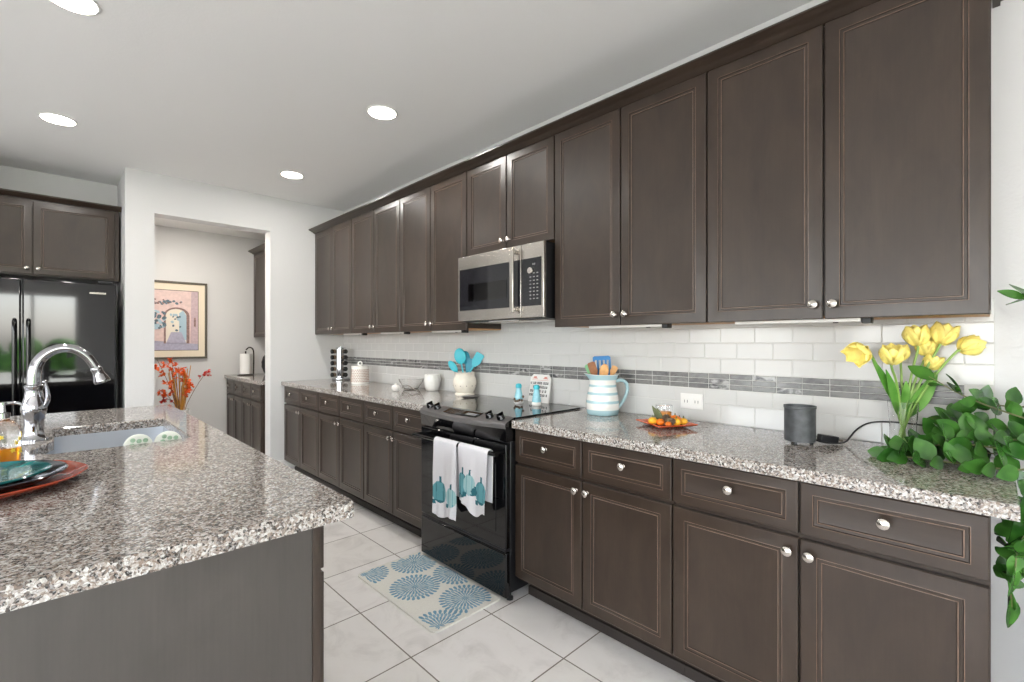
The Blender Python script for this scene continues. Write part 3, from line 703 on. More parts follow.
# tall floor vase with orange branches just inside the doorway
VX, VY = .905, 5.55
t = thing('floor_vase', 'tall white floor vase just inside the doorway, behind the island', 'vase', (VX, VY, 0))
m = MB(); m.lathe([(.08, .001), (.10, .02), (.12, .20), (.115, .38), (.075, .55), (.060, .61), (.066, .648), (.062, .648), (.055, .61), (.070, .55), (.05, .40), (.0001, .39)], (VX, VY, 0), 32, cap1=False); m.build('vase_body', M['white'], t)
random.seed(21)
GS = 'dried stems in the floor vase'
def branch(label, tip, blooms, mat='ored', bend=.03, rr=.023):
    t = thing('orange_branch', label, 'branch', (VX, VY, .42), GS)
    a = Vector((VX + random.uniform(-.02, .02), VY + random.uniform(-.015, .015), .43)); tip = Vector(tip)
    mid = (a + tip) / 2 + Vector((random.uniform(-bend, bend) * .4, 0, 0)); neck = Vector((VX + (tip.x - VX) * .10, VY + (tip.y - VY) * .10, .64))
    m = MB(); m.tube([a, neck, (neck + tip) / 2 + Vector((0, 0, bend)), tip], [.003, .003, .0025, .0018], 6, smooth=1); m.build('stem', M['twig'], t)
    m = MB()
    for i in range(blooms):
        f = random.uniform(0, .32); c_ = tip * (1 - f) + neck * f + Vector((random.gauss(0, .020), random.gauss(0, .020), random.gauss(0, .016)))
        for k in range(5):
            dv = Vector((random.gauss(0, 1), random.gauss(0, 1), random.gauss(0, .8))).normalized()
            m.leaf(c_, c_ + dv * rr * random.uniform(.9, 1.5), (0, 0, 1), rr * 1.1, n=3, thick=.0005)
    m.build('blossoms', M[mat], t)
branch('orange blossom branch reaching far left over the picture frame corner', (.712, 5.52, 1.14), 10)
branch('orange blossom branch arching up in front of the picture', (.825, 5.55, 1.135), 16)
branch('tall orange blossom spike in the middle of the floor vase', (.915, 5.53, 1.06), 22)
branch('orange blossom branch at middle height left of the vase', (.785, 5.50, .93), 11)
branch('lower left branch with one red and yellow blossom', (.725, 5.50, .86), 9)
branch('full orange blossom branch right of the middle spike', (.965, 5.52, .925), 20)
branch('red berry branch leaning to the far right of the floor vase', (1.118, 5.52, 1.02), 7, 'redb')
branch('short orange blossom sprig low in the floor vase', (.945, 5.50, .82), 9)
branch('small red tipped sprig low on the left of the floor vase', (.765, 5.52, .78), 6, 'redb')
t = thing('reed_bundle', 'sheaf of straight ochre reeds standing in the floor vase', 'reeds', (VX, VY, .45), GS)
m = MB()
for i in range(26):
    a = random.uniform(0, 2 * PI); q = random.uniform(.008, .045); L = random.uniform(.86, 1.08)
    m.tube([(VX + q * .5 * math.cos(a), VY + q * .5 * math.sin(a), .45), (VX + q * math.cos(a), VY + q * math.sin(a), .65), (VX + q * 2.7 * math.cos(a) + .01, VY + q * 2.2 * math.sin(a), L)], .0033, 5)
o = m.build('reeds', M['reed'], t); o['kind'] = 'stuff'
# paper towel holder, roll and ribbed vase on the pantry worktop
zc = CZ1 + .0006
hx, hy = 1.648, 6.21
t = thing('paper_towel_holder', 'dark bronze paper towel holder with curled arm on pantry counter', 'paper towel holder', (hx, hy, zc))
m = MB(); m.lathe([(.085, zc), (.088, zc + .005), (.07, zc + .012), (.015, zc + .014)], (hx, hy, 0), 28); m.build('base', M['bronze'], t)
m = MB(); m.tube([(hx, hy, zc + .01), (hx, hy, zc + .285)], .008, 10); m.build('spindle', M['bronze'], t)
m = MB(); m.tube([(hx + .078, hy - .02, zc + .008), (hx + .082, hy - .02, zc + .25), (hx + .075, hy - .02, zc + .315), (hx + .035, hy - .01, zc + .335), (hx + .003, hy, zc + .30)], .0075, 10, smooth=2); m.build('arm', M['bronze'], t)
m = MB(); m.lathe([(.020, zc + .0155), (.062, zc + .0155), (.062, zc + .255), (.020, zc + .255), (.020, zc + .0155)], (hx, hy, 0), 32, cap0=False, cap1=False)
tag(origin(m.build('paper_towel_roll', M['paper']), (hx, hy, zc)), 'white paper towel roll on the dark holder in the pantry', 'paper towel roll')
m = MB(); m.lathe([(.045, zc), (.06, zc + .02), (.085, zc + .09), (.088, zc + .15), (.07, zc + .21), (.04, zc + .25), (.034, zc + .27), (.029, zc + .27), (.0001, zc + .20)], (1.915, 6.22, 0), 48, cap1=False, sq=lambda v, a: Vector((v.x * (1 + .05 * math.cos(12 * a + v.z * 30)), v.y * (1 + .05 * math.cos(12 * a + v.z * 30)), v.z)))
tag(origin(m.build('ribbed_vase', M['darkpot']), (1.915, 6.22, zc)), 'black spiral ribbed vase beside the paper towels in the pantry', 'vase')

# ------------------------------------------------------------------ electric range
RY0, RY1 = 1.6815, 2.4345; RM = (RY0 + RY1) / 2
t = thing('electric_range', 'glossy black slide in electric range with two towels on its handle', 'range', (1.9, RM, 0))
bx(1.640, 2.195, RY0 + .004, RY1 - .004, .045, .905).build('oven_body', M['blackm'], t, bevel=.003)
m = MB(); m.box(1.672, 2.1975, RY0 - .0065, RY1 + .0065, .9155, .9235); ck = m.build('cooktop', M['blackg'], t, bevel=.0025)
m = MB()
for (bxx, byy, br) in ((1.80, 1.87, .095), (1.80, 2.25, .075), (2.06, 1.88, .075), (2.06, 2.26, .095)): m.lathe([(br - .002, .9237), (br, .9237)], (bxx, byy, 0), 40, cap0=False, cap1=False)
m.build('burner_ring', M['panel'], ck)
# bowed sloping control panel
def bow(y): q = (y - RM) / ((RY1 - RY0) / 2); return .034 * (1 - q * q)
N_ = 24; vs = []; fs = []
prof = [(1.6715, .9235, 0.), (1.664, .9238, .1), (1.612, .904, .9), (1.602, .897, 1.), (1.600, .884, 1.), (1.604, .872, .9), (1.610, .806, .25), (1.6715, .806, 0.)]
for i in range(N_ + 1):
    y = RY0 + .001 + (RY1 - RY0 - .002) * i / N_
    for x, z_, k in prof: vs.append((x - bow(y) * k, y, z_ - bow(y) * k * .12))
n = len(prof); ms = []
for i in range(N_):
    for j in range(n): fs.append((i * n + j, i * n + (j + 1) % n, (i + 1) * n + (j + 1) % n, (i + 1) * n + j)); ms.append(0 if j in (0, 1, 2, 3, 4) else 1)
fs += [tuple(range(n)), tuple(N_ * n + j for j in range(n - 1, -1, -1))]; ms += [1, 1]
m = MB(); m.add(vs, fs, ms); cp = m.build('control_panel', [M['panel'], M['blackg']], t, angle=35)
sl = Vector((1.612 - 1.664, 0, .904 - .9238))
def on_panel(y, f):   # point on the slope
    k = .1 + .8 * f; return Vector((1.664 + sl.x * f - bow(y) * k, y, .9238 + sl.z * f - bow(y) * k * .12))
def panel_mat(y, f):
    a = on_panel(y, 0); b = on_panel(y, 1); vx = (b - a).normalized(); ny = Vector((0, 1, 0)); nz = vx.cross(ny).normalized()
    if nz.z < 0: nz = -nz
    mt = Matrix((vx, ny, nz)).transposed().to_4x4(); return Matrix.Translation(on_panel(y, f)) @ mt
for y in (2.365, 2.285, 1.825, 1.745):
    mt = panel_mat(y, .52)
    m = MB(); m.lathe([(.021, .0003), (.0225, .004), (.0205, .009), (.019, .022), (.016, .026), (.0001, .0265)], (0, 0, 0), 26, mat=mt, cap1=False); m.box(-.020, .020, -.0045, .0045, .022, .0325, mat=mt)
    m.build('control_knob', M['blackg'], cp, bevel=.0008)
m = MB()
ya, yb = 1.905, 2.195
for i in range(8):
    y0, y1 = ya + (yb - ya) * i / 8, ya + (yb - ya) * (i + 1) / 8
    q = [on_panel(y0, .16), on_panel(y1, .16), on_panel(y1, .86), on_panel(y0, .86)]; up_ = Vector((-.0006, 0, .0022))
    m.add([p + up_ for p in q] + [p + up_ * .0 for p in q], [(0, 1, 2, 3), (0, 4, 5, 1), (2, 6, 7, 3), (1, 5, 6, 2), (3, 7, 4, 0)], 0)
dp = m.build('display_window', M['blackg'], cp)
m = MB()
mt = panel_mat(1.965, .52); m.box(-.013, .014, -.042, .042, .0024, .0032, mat=mt)
dm = m.build('lit_display', M['grey_disp'], dp)
m = MB()
for r_ in range(4):
    for k in range(5):
        mt = panel_mat(2.155 - k * .026, .28 + r_ * .16); m.box(-.0022, .0022, -.0055, .0055, .0022, .0030, mat=mt)
m.build('button_legends', M['grey_disp'], dp)['kind'] = 'stuff'
# oven door, window, handle, drawer, feet
dr = MB(); dr.box(1.606, 1.638, RY0 + .002, RY1 - .002, .272, .795); od = dr.build('oven_door', M['blackg'], t, bevel=.006, seg=3)
bx(1.6035, 1.6055, RY0 + .075, RY1 - .075, .345, .690).build('door_window', M['ovengl'], od, bevel=.001)
m = MB(); hz = .752; hxx = 1.551
m.tube([(hxx, RY0 + .012, hz), (hxx, RY1 - .012, hz)], .0145, 16, flat=.75)
for y in (RY0 + .035, RY1 - .035): m.tube([(hxx + .004, y, hz), (1.6055, y, hz + .002)], .0125, 12)
m.build('door_handle', M['blackg'], od)
m = MB(); m.box(1.610, 1.638, RY0 + .01, RY1 - .01, .2555, .2705); m.build('drawer_gap', M['blackp'], t)
bx(1.606, 1.638, RY0 + .002, RY1 - .002, .028, .254).build('storage_drawer', M['blackg'], t, bevel=.008, seg=3)
for x in (1.66, 2.15):
    for y in (RY0 + .03, RY1 - .03):
        m = MB(); m.lathe([(.018, .0008), (.018, .012), (.008, .014), (.008, .0445)], (x, y, 0), 16); m.build('leveling_foot', M['blackp'], t)

# tea towels hanging on the oven handle
def towel(name, y0, y1, zf, zbk, label, spots, seed):
    random.seed(seed); ph = random.uniform(0, 6)
    rr = .0185; nx = 64
    path = []
    z = zf
    nfront = 110
    for i in range(nfront + 1): path.append(i / nfront)
    rows_ = []
    vs = []; fs = []; ms = []
    narc, nback = 10, 30
    total = nfront + narc + nback
    for i in range(total + 1):
        row = []
        for j in range(nx + 1):
            u = j / nx; y = y0 + (y1 - y0) * u
            zlow = zf(u)
            if i <= nfront:
                s = i / nfront; z = zlow + (hz - zlow) * s; drop = 1 - s; x = hxx - rr
            elif i <= nfront + narc:
                a = PI * (i - nfront) / narc; z = hz + rr * math.sin(a); x = hxx - rr * math.cos(a); drop = 0
            else:
                s = (i - nfront - narc) / nback; z = hz - (hz - zbk) * s; x = hxx + rr; drop = s * .35
            wav = (math.sin(u * 9.0 + ph) * .009 + math.sin(u * 21 + ph * 2) * .0035) * drop ** .7
            if x > hxx: wav *= .4
            yy = y + (u - .5) * -.016 * drop + .003 * math.sin(z * 25 + ph) * drop
            row.append(len(vs)); vs.append((x - abs(wav) * .4 - (wav if x < hxx else 0), yy, z))
        rows_.append(row)
    for i in range(total):
        for j in range(nx):
            fs.append((rows_[i][j], rows_[i][j + 1], rows_[i + 1][j + 1], rows_[i + 1][j]))
            mi = 0
            if i < nfront:
                c = (Vector(vs[rows_[i][j]]) + Vector(vs[rows_[i + 1][j + 1]])) / 2
                for (sy, sz, ry, rz, style) in spots:
                    dy, dz = (c.y - sy) / ry, (c.z - sz) / rz
                    rad = dy * dy + dz * dz
                    if rad < 1:
                        lobe = abs(math.cos(dy * 3.3)) 
                        mi = {0: 1, 1: 3, 2: 2}[style] if lobe > .16 else 2
                        if style == 1 and lobe <= .16: mi = 1
                        if style == 0 and dz < -.75: mi = 2
                    if abs(c.y - (sy - .006)) < .007 and 0.9 < dz < 1.45: mi = 2
                    if abs((c.y - (sy + ry * .75)) ) < .012 and -1.15 < dz < -.75: mi = 2
            ms.append(mi)
    m = MB(); m.add(vs, fs, ms)
    o = m.build(name, [M['cloth'], M['pk1'], M['pk2'], M['pk3']], recalc=False)
    md = o.modifiers.new('Solidify', 'SOLIDIFY'); md.thickness = .0022; md.offset = 0
    tag(o, label, 'towel', 'pumpkin print tea towels on the oven handle'); origin(o, (hxx, (y0 + y1) / 2, hz)); return o
towel('tea_towel', 1.988, 2.192, lambda u: .350 - .004 * u + .012 * math.sin(u * 7), .47, 'white tea towel with teal pumpkins hanging farther from the camera on the oven handle', [(2.135, .475, .056, .060, 0), (2.030, .468, .040, .052, 1)], 2)
towel('tea_towel', 1.738, 1.972, lambda u: .462 - .045 * math.exp(-((u - .42) / .22) ** 2) + .02 * (u - .5), .50, 'white tea towel with teal pumpkins hanging nearer the camera on the oven handle', [(1.932, .560, .046, .064, 0), (1.876, .570, .040, .055, 1), (1.788, .545, .050, .058, 0), (1.842, .540, .02, .02, 2)], 4)

# floor mat with blue medallions
X0, X1, Y0, Y1 = 1.213, 1.636, 1.735, 2.482
m = MB(); rc = .03; pts = []
for (cx, cy, a0) in ((X1 - rc, Y1 - rc, 0), (X0 + rc, Y1 - rc, 90), (X0 + rc, Y0 + rc, 180), (X1 - rc, Y0 + rc, 270)):
    for k in range(6): a = R(a0 + 18 * k); pts.append((cx + rc * math.cos(a), cy + rc * math.sin(a)))
m.poly_prism(pts, .0006, .0092, 0)
def petal(cx, cy, a, r0, r1, wd, mi):
    q = []
    for k, (f, g_) in enumerate(((0, .15), (.35, .75), (.7, 1), (.9, .65), (1, 0), (.9, -.65), (.7, -1), (.35, -.75), (0, -.15))):
        rr = r0 + (r1 - r0) * f; x = cx + rr * math.cos(a) - wd * g_ * math.sin(a); y = cy + rr * math.sin(a) + wd * g_ * math.cos(a)
        q.append((x, y))
    if any(not (X0 + .006 < p[0] < X1 - .004 and Y0 + .006 < p[1] < Y1 - .006) for p in q): return
    m.add([Vector((p[0], p[1], .0098)) for p in q], [tuple(range(9))], mi)
for (cx, cy) in ((1.372, 2.135), (1.492, 1.862), (1.520, 2.375), (1.625, 2.105), (1.245, 2.445), (1.262, 1.758)):
    for (n_, r0, r1, wd, mi, ph) in ((30, .094, .134, .0085, 1, .10), (30, .066, .104, .0070, 2, 0), (24, .040, .076, .0060, 1, .1), (18, .018, .050, .0048, 2, 0), (10, .002, .024, .0036, 1, 0)):
        for k in range(n_): petal(cx, cy, ph + 2 * PI * k / n_, r0, r1, wd, mi)
o = m.build('kitchen_mat', [M['mat'], M['matblue'], M['matpale']], smooth=False, recalc=False)
tag(o, 'pale kitchen mat with blue flower medallions on the floor before the range', 'mat'); origin(o, ((X0 + X1) / 2, (Y0 + Y1) / 2, .0006))

# ------------------------------------------------------------------ over the range microwave
MY0, MY1, MZ0, MZ1, MX = 1.684, 2.430, 1.434, 1.852, 1.888
t = thing('microwave', 'stainless steel and black microwave mounted under the short cabinet', 'microwave', (2.08, RM, MZ0))
bx(MX + .022, 2.2795, MY0 + .003, MY1 - .003, MZ0, MZ1).build('housing', M['blackm'], t, bevel=.003)
MD = 1.862   # door / control split sits at y = 1.862 (handle) with the keypad toward the camera
DY = 1.856
fr = MB(); fr.box(MX, MX + .0215, DY + .0015, MY1, MZ0 + .004, MZ1 - .001); dd = fr.build('door', M['steel'], t, bevel=.004)
bx(MX - .0025, MX - .0003, DY + .004, MY1 - .020, MZ0 + .070, MZ1 - .085).build('door_glass', M['doorgl'], dd, bevel=.001)
bx(MX - .0040, MX - .0027, DY + .115, MY1 - .105, MZ0 + .125, MZ1 - .185).build('viewing_window', M['ovengl'], dd)
m = MB(); yh = 1.893
m.box(MX - .043, MX - .030, yh - .015, yh + .015, MZ0 + .035, MZ1 - .020); m.box(MX - .030, MX - .0003, yh - .013, yh + .013, MZ0 + .045, MZ0 + .065); m.box(MX - .030, MX - .0003, yh - .013, yh + .013, MZ1 - .050, MZ1 - .030)
m.build('handle', M['steel'], dd, bevel=.004)
cpn = bx(MX, MX + .0215, MY0, DY - .0015, MZ0 + .004, MZ1 - .001).build('control_panel', M['steel'], t, bevel=.004)
kp = bx(MX - .0025, MX - .0003, MY0 + .018, DY - .004, MZ0 + .070, MZ1 - .085).build('keypad', M['doorgl'], cpn, bevel=.001)
m = MB()
for r_ in range(8):
    for k in range(3): m.box(MX - .0036, MX - .0026, 1.722 + k * .026, 1.722 + k * .026 + .012, MZ0 + .105 + r_ * .020, MZ0 + .105 + r_ * .020 + .006)
m.box(MX - .0036, MX - .0026, 1.745, 1.752, MZ1 - .125, MZ1 - .115); m.box(MX - .0036, MX - .0026, 1.757, 1.764, MZ1 - .125, MZ1 - .115)
m.build('button_legends', M['grey_disp'], kp)['kind'] = 'stuff'
mt = Matrix.Translation((MX - .0026, 1.778, MZ1 - .155)) @ Vector((-1, 0, 0)).to_track_quat('Z', 'Y').to_matrix().to_4x4()
m = MB(); m.lathe([(.019, 0), (.019, .008), (.0165, .011), (.0001, .0115)], (0, 0, 0), 26, mat=mt, cap1=False); m.build('dial', M['nickel'], kp)
m = MB(); m.box(1.96, 2.24, MY0 + .06, RM - .02, MZ0 - .006, MZ0 - .0005); m.box(1.96, 2.24, RM + .02, MY1 - .06, MZ0 - .006, MZ0 - .0005); m.build('grease_filter', M['steel'], t, bevel=.002)
bx(1.930, 1.955, RM - .12, RM + .12, MZ0 - .004, MZ0 - .0005).build('light_cover', M['plastic'], t, bevel=.001)

# wall outlet in the backsplash
t = thing('wall_outlet', 'white double wall outlet in the tile behind the orange plate', 'outlet', (2.28, 1.047, 1.008))
pl_ = bx(2.2745, 2.2803, .990, 1.104, .970, 1.046).build('cover_plate', M['plastic'], t, bevel=.002)
for y in (1.020, 1.074):
    rcp = bx(2.2732, 2.2744, y - .018, y + .018, .992, 1.024).build('socket', M['white'], pl_, bevel=.0008)
    m = MB(); m.box(2.2726, 2.2731, y - .009, y - .006, 1.000, 1.014); m.box(2.2726, 2.2731, y + .006, y + .009, 1.000, 1.014); m.build('slot', M['panel'], t)

# ------------------------------------------------------------------ things on the worktops
zc = CZ1 + .0006
# striped pitcher and its utensils
px, py = 2.130, 1.474
t = thing('striped_pitcher', 'white and pale blue striped pitcher holding cooking utensils', 'pitcher', (px, py, zc))
A, B_ = 0, 1
pr = [(.078, zc, B_), (.083, zc + .004, B_), (.086, zc + .024, B_), (.0865, zc + .028, A), (.0880, zc + .060, A), (.0880, zc + .063, B_), (.0875, zc + .074, B_), (.087, zc + .077, A), (.083, zc + .105, A), (.0825, zc + .108, B_), (.080, zc + .118, B_), (.079, zc + .121, A), (.073, zc + .146, A), (.0722, zc + .149, B_), (.0710, zc + .158, B_), (.0708, zc + .161, A), (.0715, zc + .184, A), (.073, zc + .187, B_), (.079, zc + .202, B_), (.085, zc + .213, A), (.086, zc + .216, A), (.083, zc + .216, A), (.072, zc + .195, A), (.067, zc + .160, A), (.078, zc + .10, A), (.080, zc + .03, A), (.0001, zc + .012, A)]
sp_a = math.atan2(.66, -.75)   # pouring lip points left of the handle
def lip(v, a):
    if v.z > zc + .19:
        k = max(0, math.cos(a - sp_a)) ** 8 * (v.z - zc - .19) / .026; return Vector((v.x * (1 + .22 * k), v.y * (1 + .22 * k), v.z + .006 * k))
    return v
m = MB(); m.lathe(pr, (px, py, 0), 48, cap1=False, sq=lip); m.build('pitcher_body', [M['white'], M['stripe']], t, angle=60)
hd_ = Vector((.70, -.714, 0))
m = MB(); m.tube([Vector((px, py, 0)) + hd_ * a + Vector((0, 0, zc + b)) for a, b in ((.070, .178), (.098, .186), (.128, .172), (.136, .135), (.120, .085), (.098, .052), (.084, .036))], [.013, .0125, .012, .0115, .011, .011, .012], 14, smooth=2, flat=.75); m.build('handle', M['stripe'], t)
GU = 'utensils in the striped pitcher'
def utensil(name, label, cat, base, tip, headL, headW, mat, grp, slots=False, th=.004, face=None, hw=.006, hmat=None, rnd=True):
    base = Vector(base); tip = Vector(tip); d = (tip - base).normalized(); L = (tip - base).length
    f = Vector(face) if face else Vector((-.7, -.714, 0)); f = (f - d * f.dot(d)).normalized(); s_ = d.cross(f)
    t = thing(name, label, cat, base, grp)
    hb = L - headL
    m = MB(); m.tube([base, base + d * (hb + .012)], [hw * .9, hw], 10); m.build('handle', hmat or mat, t)
    mt = Matrix((s_, d, f)).transposed().to_4x4(); mt = Matrix.Translation(base + d * hb) @ mt
    m = MB()
    if rnd:
        m.ball((0, headL / 2, 0), 1, 20, 10, sc=(headW / 2, headL / 2, th), mat=None)
        m.v = [mt @ Vector((v.x, headL / 2 + (v.y - headL / 2), v.z - .25 * headW * (1 - min(1, (v.x / (headW / 2)) ** 2)) * .25)) for v in m.v]
    else:
        w0 = headW * .36
        if slots:
            n = 4; 
            pts = [(-w0, 0), (w0, 0), (headW / 2, headL * .3), (-headW / 2, headL * .3)]; m.poly_prism(pts, -th / 2, th / 2, mat=mt)
            sw = headW / (2 * n + 1)
            for k in range(n + 1): m.box(-headW / 2 + 2 * k * sw, -headW / 2 + (2 * k + 1) * sw, headL * .3, headL * .82, -th / 2, th / 2, mat=mt)
            m.poly_prism([(-headW / 2, headL * .82), (headW / 2, headL * .82), (headW / 2, headL * .95), (headW / 2 - .01, headL), (-headW / 2 + .01, headL), (-headW / 2, headL * .95)], -th / 2, th / 2, mat=mt)
        else:
            m.poly_prism([(-w0 * .5, 0), (w0 * .5, 0), (headW / 2, headL * .35), (headW / 2, headL * .93), (headW / 2 - .008, headL), (-headW / 2 + .008, headL), (-headW / 2, headL * .93), (-headW / 2, headL * .35)], -th / 2, th / 2, mat=mt)
    m.build('head', mat, t)
    return t
def UP(dx_r, dz, dep=0.0):  # offset: right in the view along (.714,-.70), toward camera dep
    return Vector((px, py, zc)) + Vector((.714, -.70, 0)) * dx_r + Vector((-.70, -.714, 0)) * dep + Vector((0, 0, dz))
utensil('slotted_turner', 'blue slotted turner standing in the striped pitcher', 'spatula', UP(.012, .03, -.02), UP(.002, .312, -.045), .125, .098, M['blue'], GU, slots=True, rnd=False)
utensil('wooden_spoon', 'pale wooden spoon in front of the blue turner', 'spoon', UP(-.02, .04, .0), UP(.006, .272, .035), .085, .050, M['spoonw'], GU, th=.007)
utensil('wooden_spatula', 'dark brown wooden spatula at the left of the pitcher', 'spatula', UP(.02, .04, -.005), UP(-.066, .280, .005), .085, .042, M['spoonb'], GU, rnd=False, th=.006)
utensil('green_spatula', 'pale green spatula at the far left of the pitcher', 'spatula', UP(.02, .04, .02), UP(-.082, .268, -.015), .08, .034, M['green'], GU, rnd=False, th=.006)
utensil('wooden_fork', 'pale brown wooden fork leaning right in the pitcher', 'fork', UP(-.03, .04, -.01), UP(.072, .258, -.012), .055, .032, M['spoonw'], GU, rnd=False, th=.007)

# crock of turquoise utensils
kx, ky = 2.178, 2.722
t = thing('utensil_crock', 'cream ceramic crock holding turquoise utensils beside the range', 'crock', (kx, ky, zc))
m = MB(); m.lathe([(.062, zc + .019), (.070, zc + .030), (.085, zc + .070), (.088, zc + .098), (.082, zc + .125), (.072, zc + .142), (.073, zc + .158), (.079, zc + .168), (.075, zc + .170), (.066, zc + .158), (.064, zc + .140), (.080, zc + .095), (.060, zc + .035), (.0001, zc + .030)], (kx, ky, 0), 40, cap1=False); m.build('crock_body', M['cream'], t)
m = MB(); m.lathe([(.070, zc), (.073, zc + .004), (.072, zc + .014), (.066, zc + .0185)], (kx, ky, 0), 40); m.build('foot_ring', M['cream'], t)
m = MB()
for k in range(12):
    a = k * PI / 6; m.ball((kx + .0845 * math.cos(a), ky + .0845 * math.sin(a), zc + .072), .0035, 8, 5)
m.build('painted_dots', M['pine'], t)
GT = 'turquoise utensils in the cream crock'
px, py = kx, ky
utensil('serving_spoon', 'large turquoise spoon rising highest at the left of the crock', 'spoon', UP(.01, .045, .01), UP(-.045, .345, .01), .12, .085, M['teal'], GT, th=.012)
utensil('ladle', 'darker turquoise ladle just right of the large spoon', 'ladle', UP(.02, .05, -.02), UP(-.004, .325, -.03), .10, .072, M['teal2'], GT, th=.016)
utensil('small_spoon', 'turquoise spoon leaning lowest to the left of the crock', 'spoon', UP(.03, .06, .02), UP(-.118, .250, .0), .10, .050, M['teal'], GT, th=.010)
utensil('turner', 'turquoise flat turner leaning right out of the crock', 'spatula', UP(-.03, .05, .01), UP(.118, .305, .0), .11, .066, M['teal'], GT, rnd=False, th=.007)
utensil('spatula', 'deep turquoise spatula standing in the middle of the crock', 'spatula', UP(-.01, .05, -.01), UP(.046, .268, -.02), .10, .046, M['teal2'], GT, rnd=False, th=.007)
# dark spoon rest
m = MB(); mt = Matrix.Translation((2.085, 2.545, zc)) @ Matrix.Rotation(R(-40), 4, 'Z') @ Matrix.Diagonal((1.5, 1, 1, 1))
m.lathe([(.0001, .003), (.026, .003), (.03, .0005), (.036, .003), (.046, .012), (.047, .014), (.044, .014), (.032, .0075), (.0001, .006)], (0, 0, 0), 32, mat=mt, cap0=False, cap1=False)
tag(origin(m.build('spoon_rest', M['panel']), (2.085, 2.545, zc)), 'dark oval spoon rest at the foot of the cream crock', 'spoon rest')
# white pleated bowl
m = MB(); wx, wy = 2.2, 3.168
m.lathe([(.045, zc), (.050, zc + .004), (.062, zc + .045), (.066, zc + .085), (.062, zc + .125), (.059, zc + .130), (.055, zc + .125), (.060, zc + .085), (.048, zc + .02), (.0001, zc + .015)], (wx, wy, 0), 60, cap1=False, sq=lambda v, a: Vector((v.x * (1 + .05 * math.cos(10 * a + v.z * 45)), v.y * (1 + .05 * math.cos(10 * a + v.z * 45)), v.z)))
tag(origin(m.build('pleated_bowl', M['white']), (wx, wy, zc)), 'round white pleated bowl on the left counter next to the crock', 'bowl')
# clear glass dish with wire stand, and small white lidded cup
t = thing('glass_dish', 'low clear glass dish on the left counter beside the white bowl', 'dish', (2.14, 3.385, zc))
m = MB(); m.lathe([(.055, zc + .004), (.060, zc + .006), (.095, zc + .060), (.105, zc + .085), (.101, zc + .086), (.091, zc + .060), (.057, zc + .012), (.0001, zc + .011)], (2.14, 3.385, 0), 36, cap1=False); m.build('dish', M['glass'], t)
m = MB(); m.tube([(2.14 + .058 * math.cos(k * PI / 12), 3.385 + .058 * math.sin(k * PI / 12), zc + .0022) for k in range(25)], .0018, 6); m.build('rim_wire', M['wire'], t)
t = thing('ceramic_cup', 'tiny white ceramic cup with lid on the left counter edge', 'cup', (1.965, 3.335, zc))
m = MB(); m.lathe([(.020, zc), (.026, zc + .004), (.034, zc + .022), (.033, zc + .034), (.0001, zc + .035)], (1.965, 3.335, 0), 28, cap1=False); m.build('cup_body', M['white'], t)
m = MB(); m.lathe([(.033, zc + .0355), (.028, zc + .045), (.010, zc + .051), (.010, zc + .060), (.0001, zc + .062)], (1.965, 3.335, 0), 28, cap1=False); m.build('lid', M['white'], t)
t = thing('wire_whisk', 'thin steel wire whisk lying on the left counter by the glass dish', 'whisk', (2.03, 3.20, zc))
m = MB()
for k in range(5):
    a = PI * k / 5; pts = []
    for i in range(17):
        s = i / 16 * PI; ll = .12 * (1 - math.cos(s)) / 2
        q = i / 16 * 2 * PI
        rad = .026 * math.sin(q) * (0.5 + .5 * (1 - math.cos(q)) / 2 * 1.0); ln = .13 * (1 - math.cos(q)) / 2
        pts.append(Vector((2.02 + rad * math.cos(a), 3.19 + ln, zc + .0285 + rad * math.sin(a))))
    m.tube(pts, .0011, 5)
m.build('wire_loops', M['wire'], t); m = MB(); m.tube([(2.02, 3.192, zc + .0285), (2.02, 3.08, zc + .008)], .006, 10); m.build('handle', M['wire'], t)
# pierced canister
lx, ly = 2.085, 4.185
t = thing('pierced_canister', 'white pierced canister with a ring on top near the spice rack', 'canister', (lx, ly, zc))
m = MB(); m.lathe([(.078, zc), (.081, zc + .003), (.081, zc + .150), (.083, zc + .152), (.083, zc + .163), (.078, zc + .166), (.0001, zc + .168)], (lx, ly, 0), 48, cap1=False); m.build('canister_body', M['white'], t)
m = MB()
for r_ in range(8):
    for k in range(26):
        a = 2 * PI * (k + .5 * (r_ % 2)) / 26; cc = Vector((lx + .0812 * math.cos(a), ly + .0812 * math.sin(a), zc + .022 + r_ * .0155))
        mt = Matrix.Translation(cc) @ Vector((math.cos(a), math.sin(a), 0)).to_track_quat('Z', 'Y').to_matrix().to_4x4()
        m.poly_prism([(.0070, 0), (0, .0070), (-.0070, 0), (0, -.0070)], -.0003, .0005, mat=mt)
m.build('pierced_openings', M['spoonb'], t)
m = MB(); m.tube([Vector((lx, ly, zc + .188)) + Vector((.714, -.70, 0)) * (.018 * math.cos(k * PI / 10)) + Vector((0, 0, .018 * math.sin(k * PI / 10))) for k in range(21)], .0065, 10); m.build('ring_handle', M['white'], t)
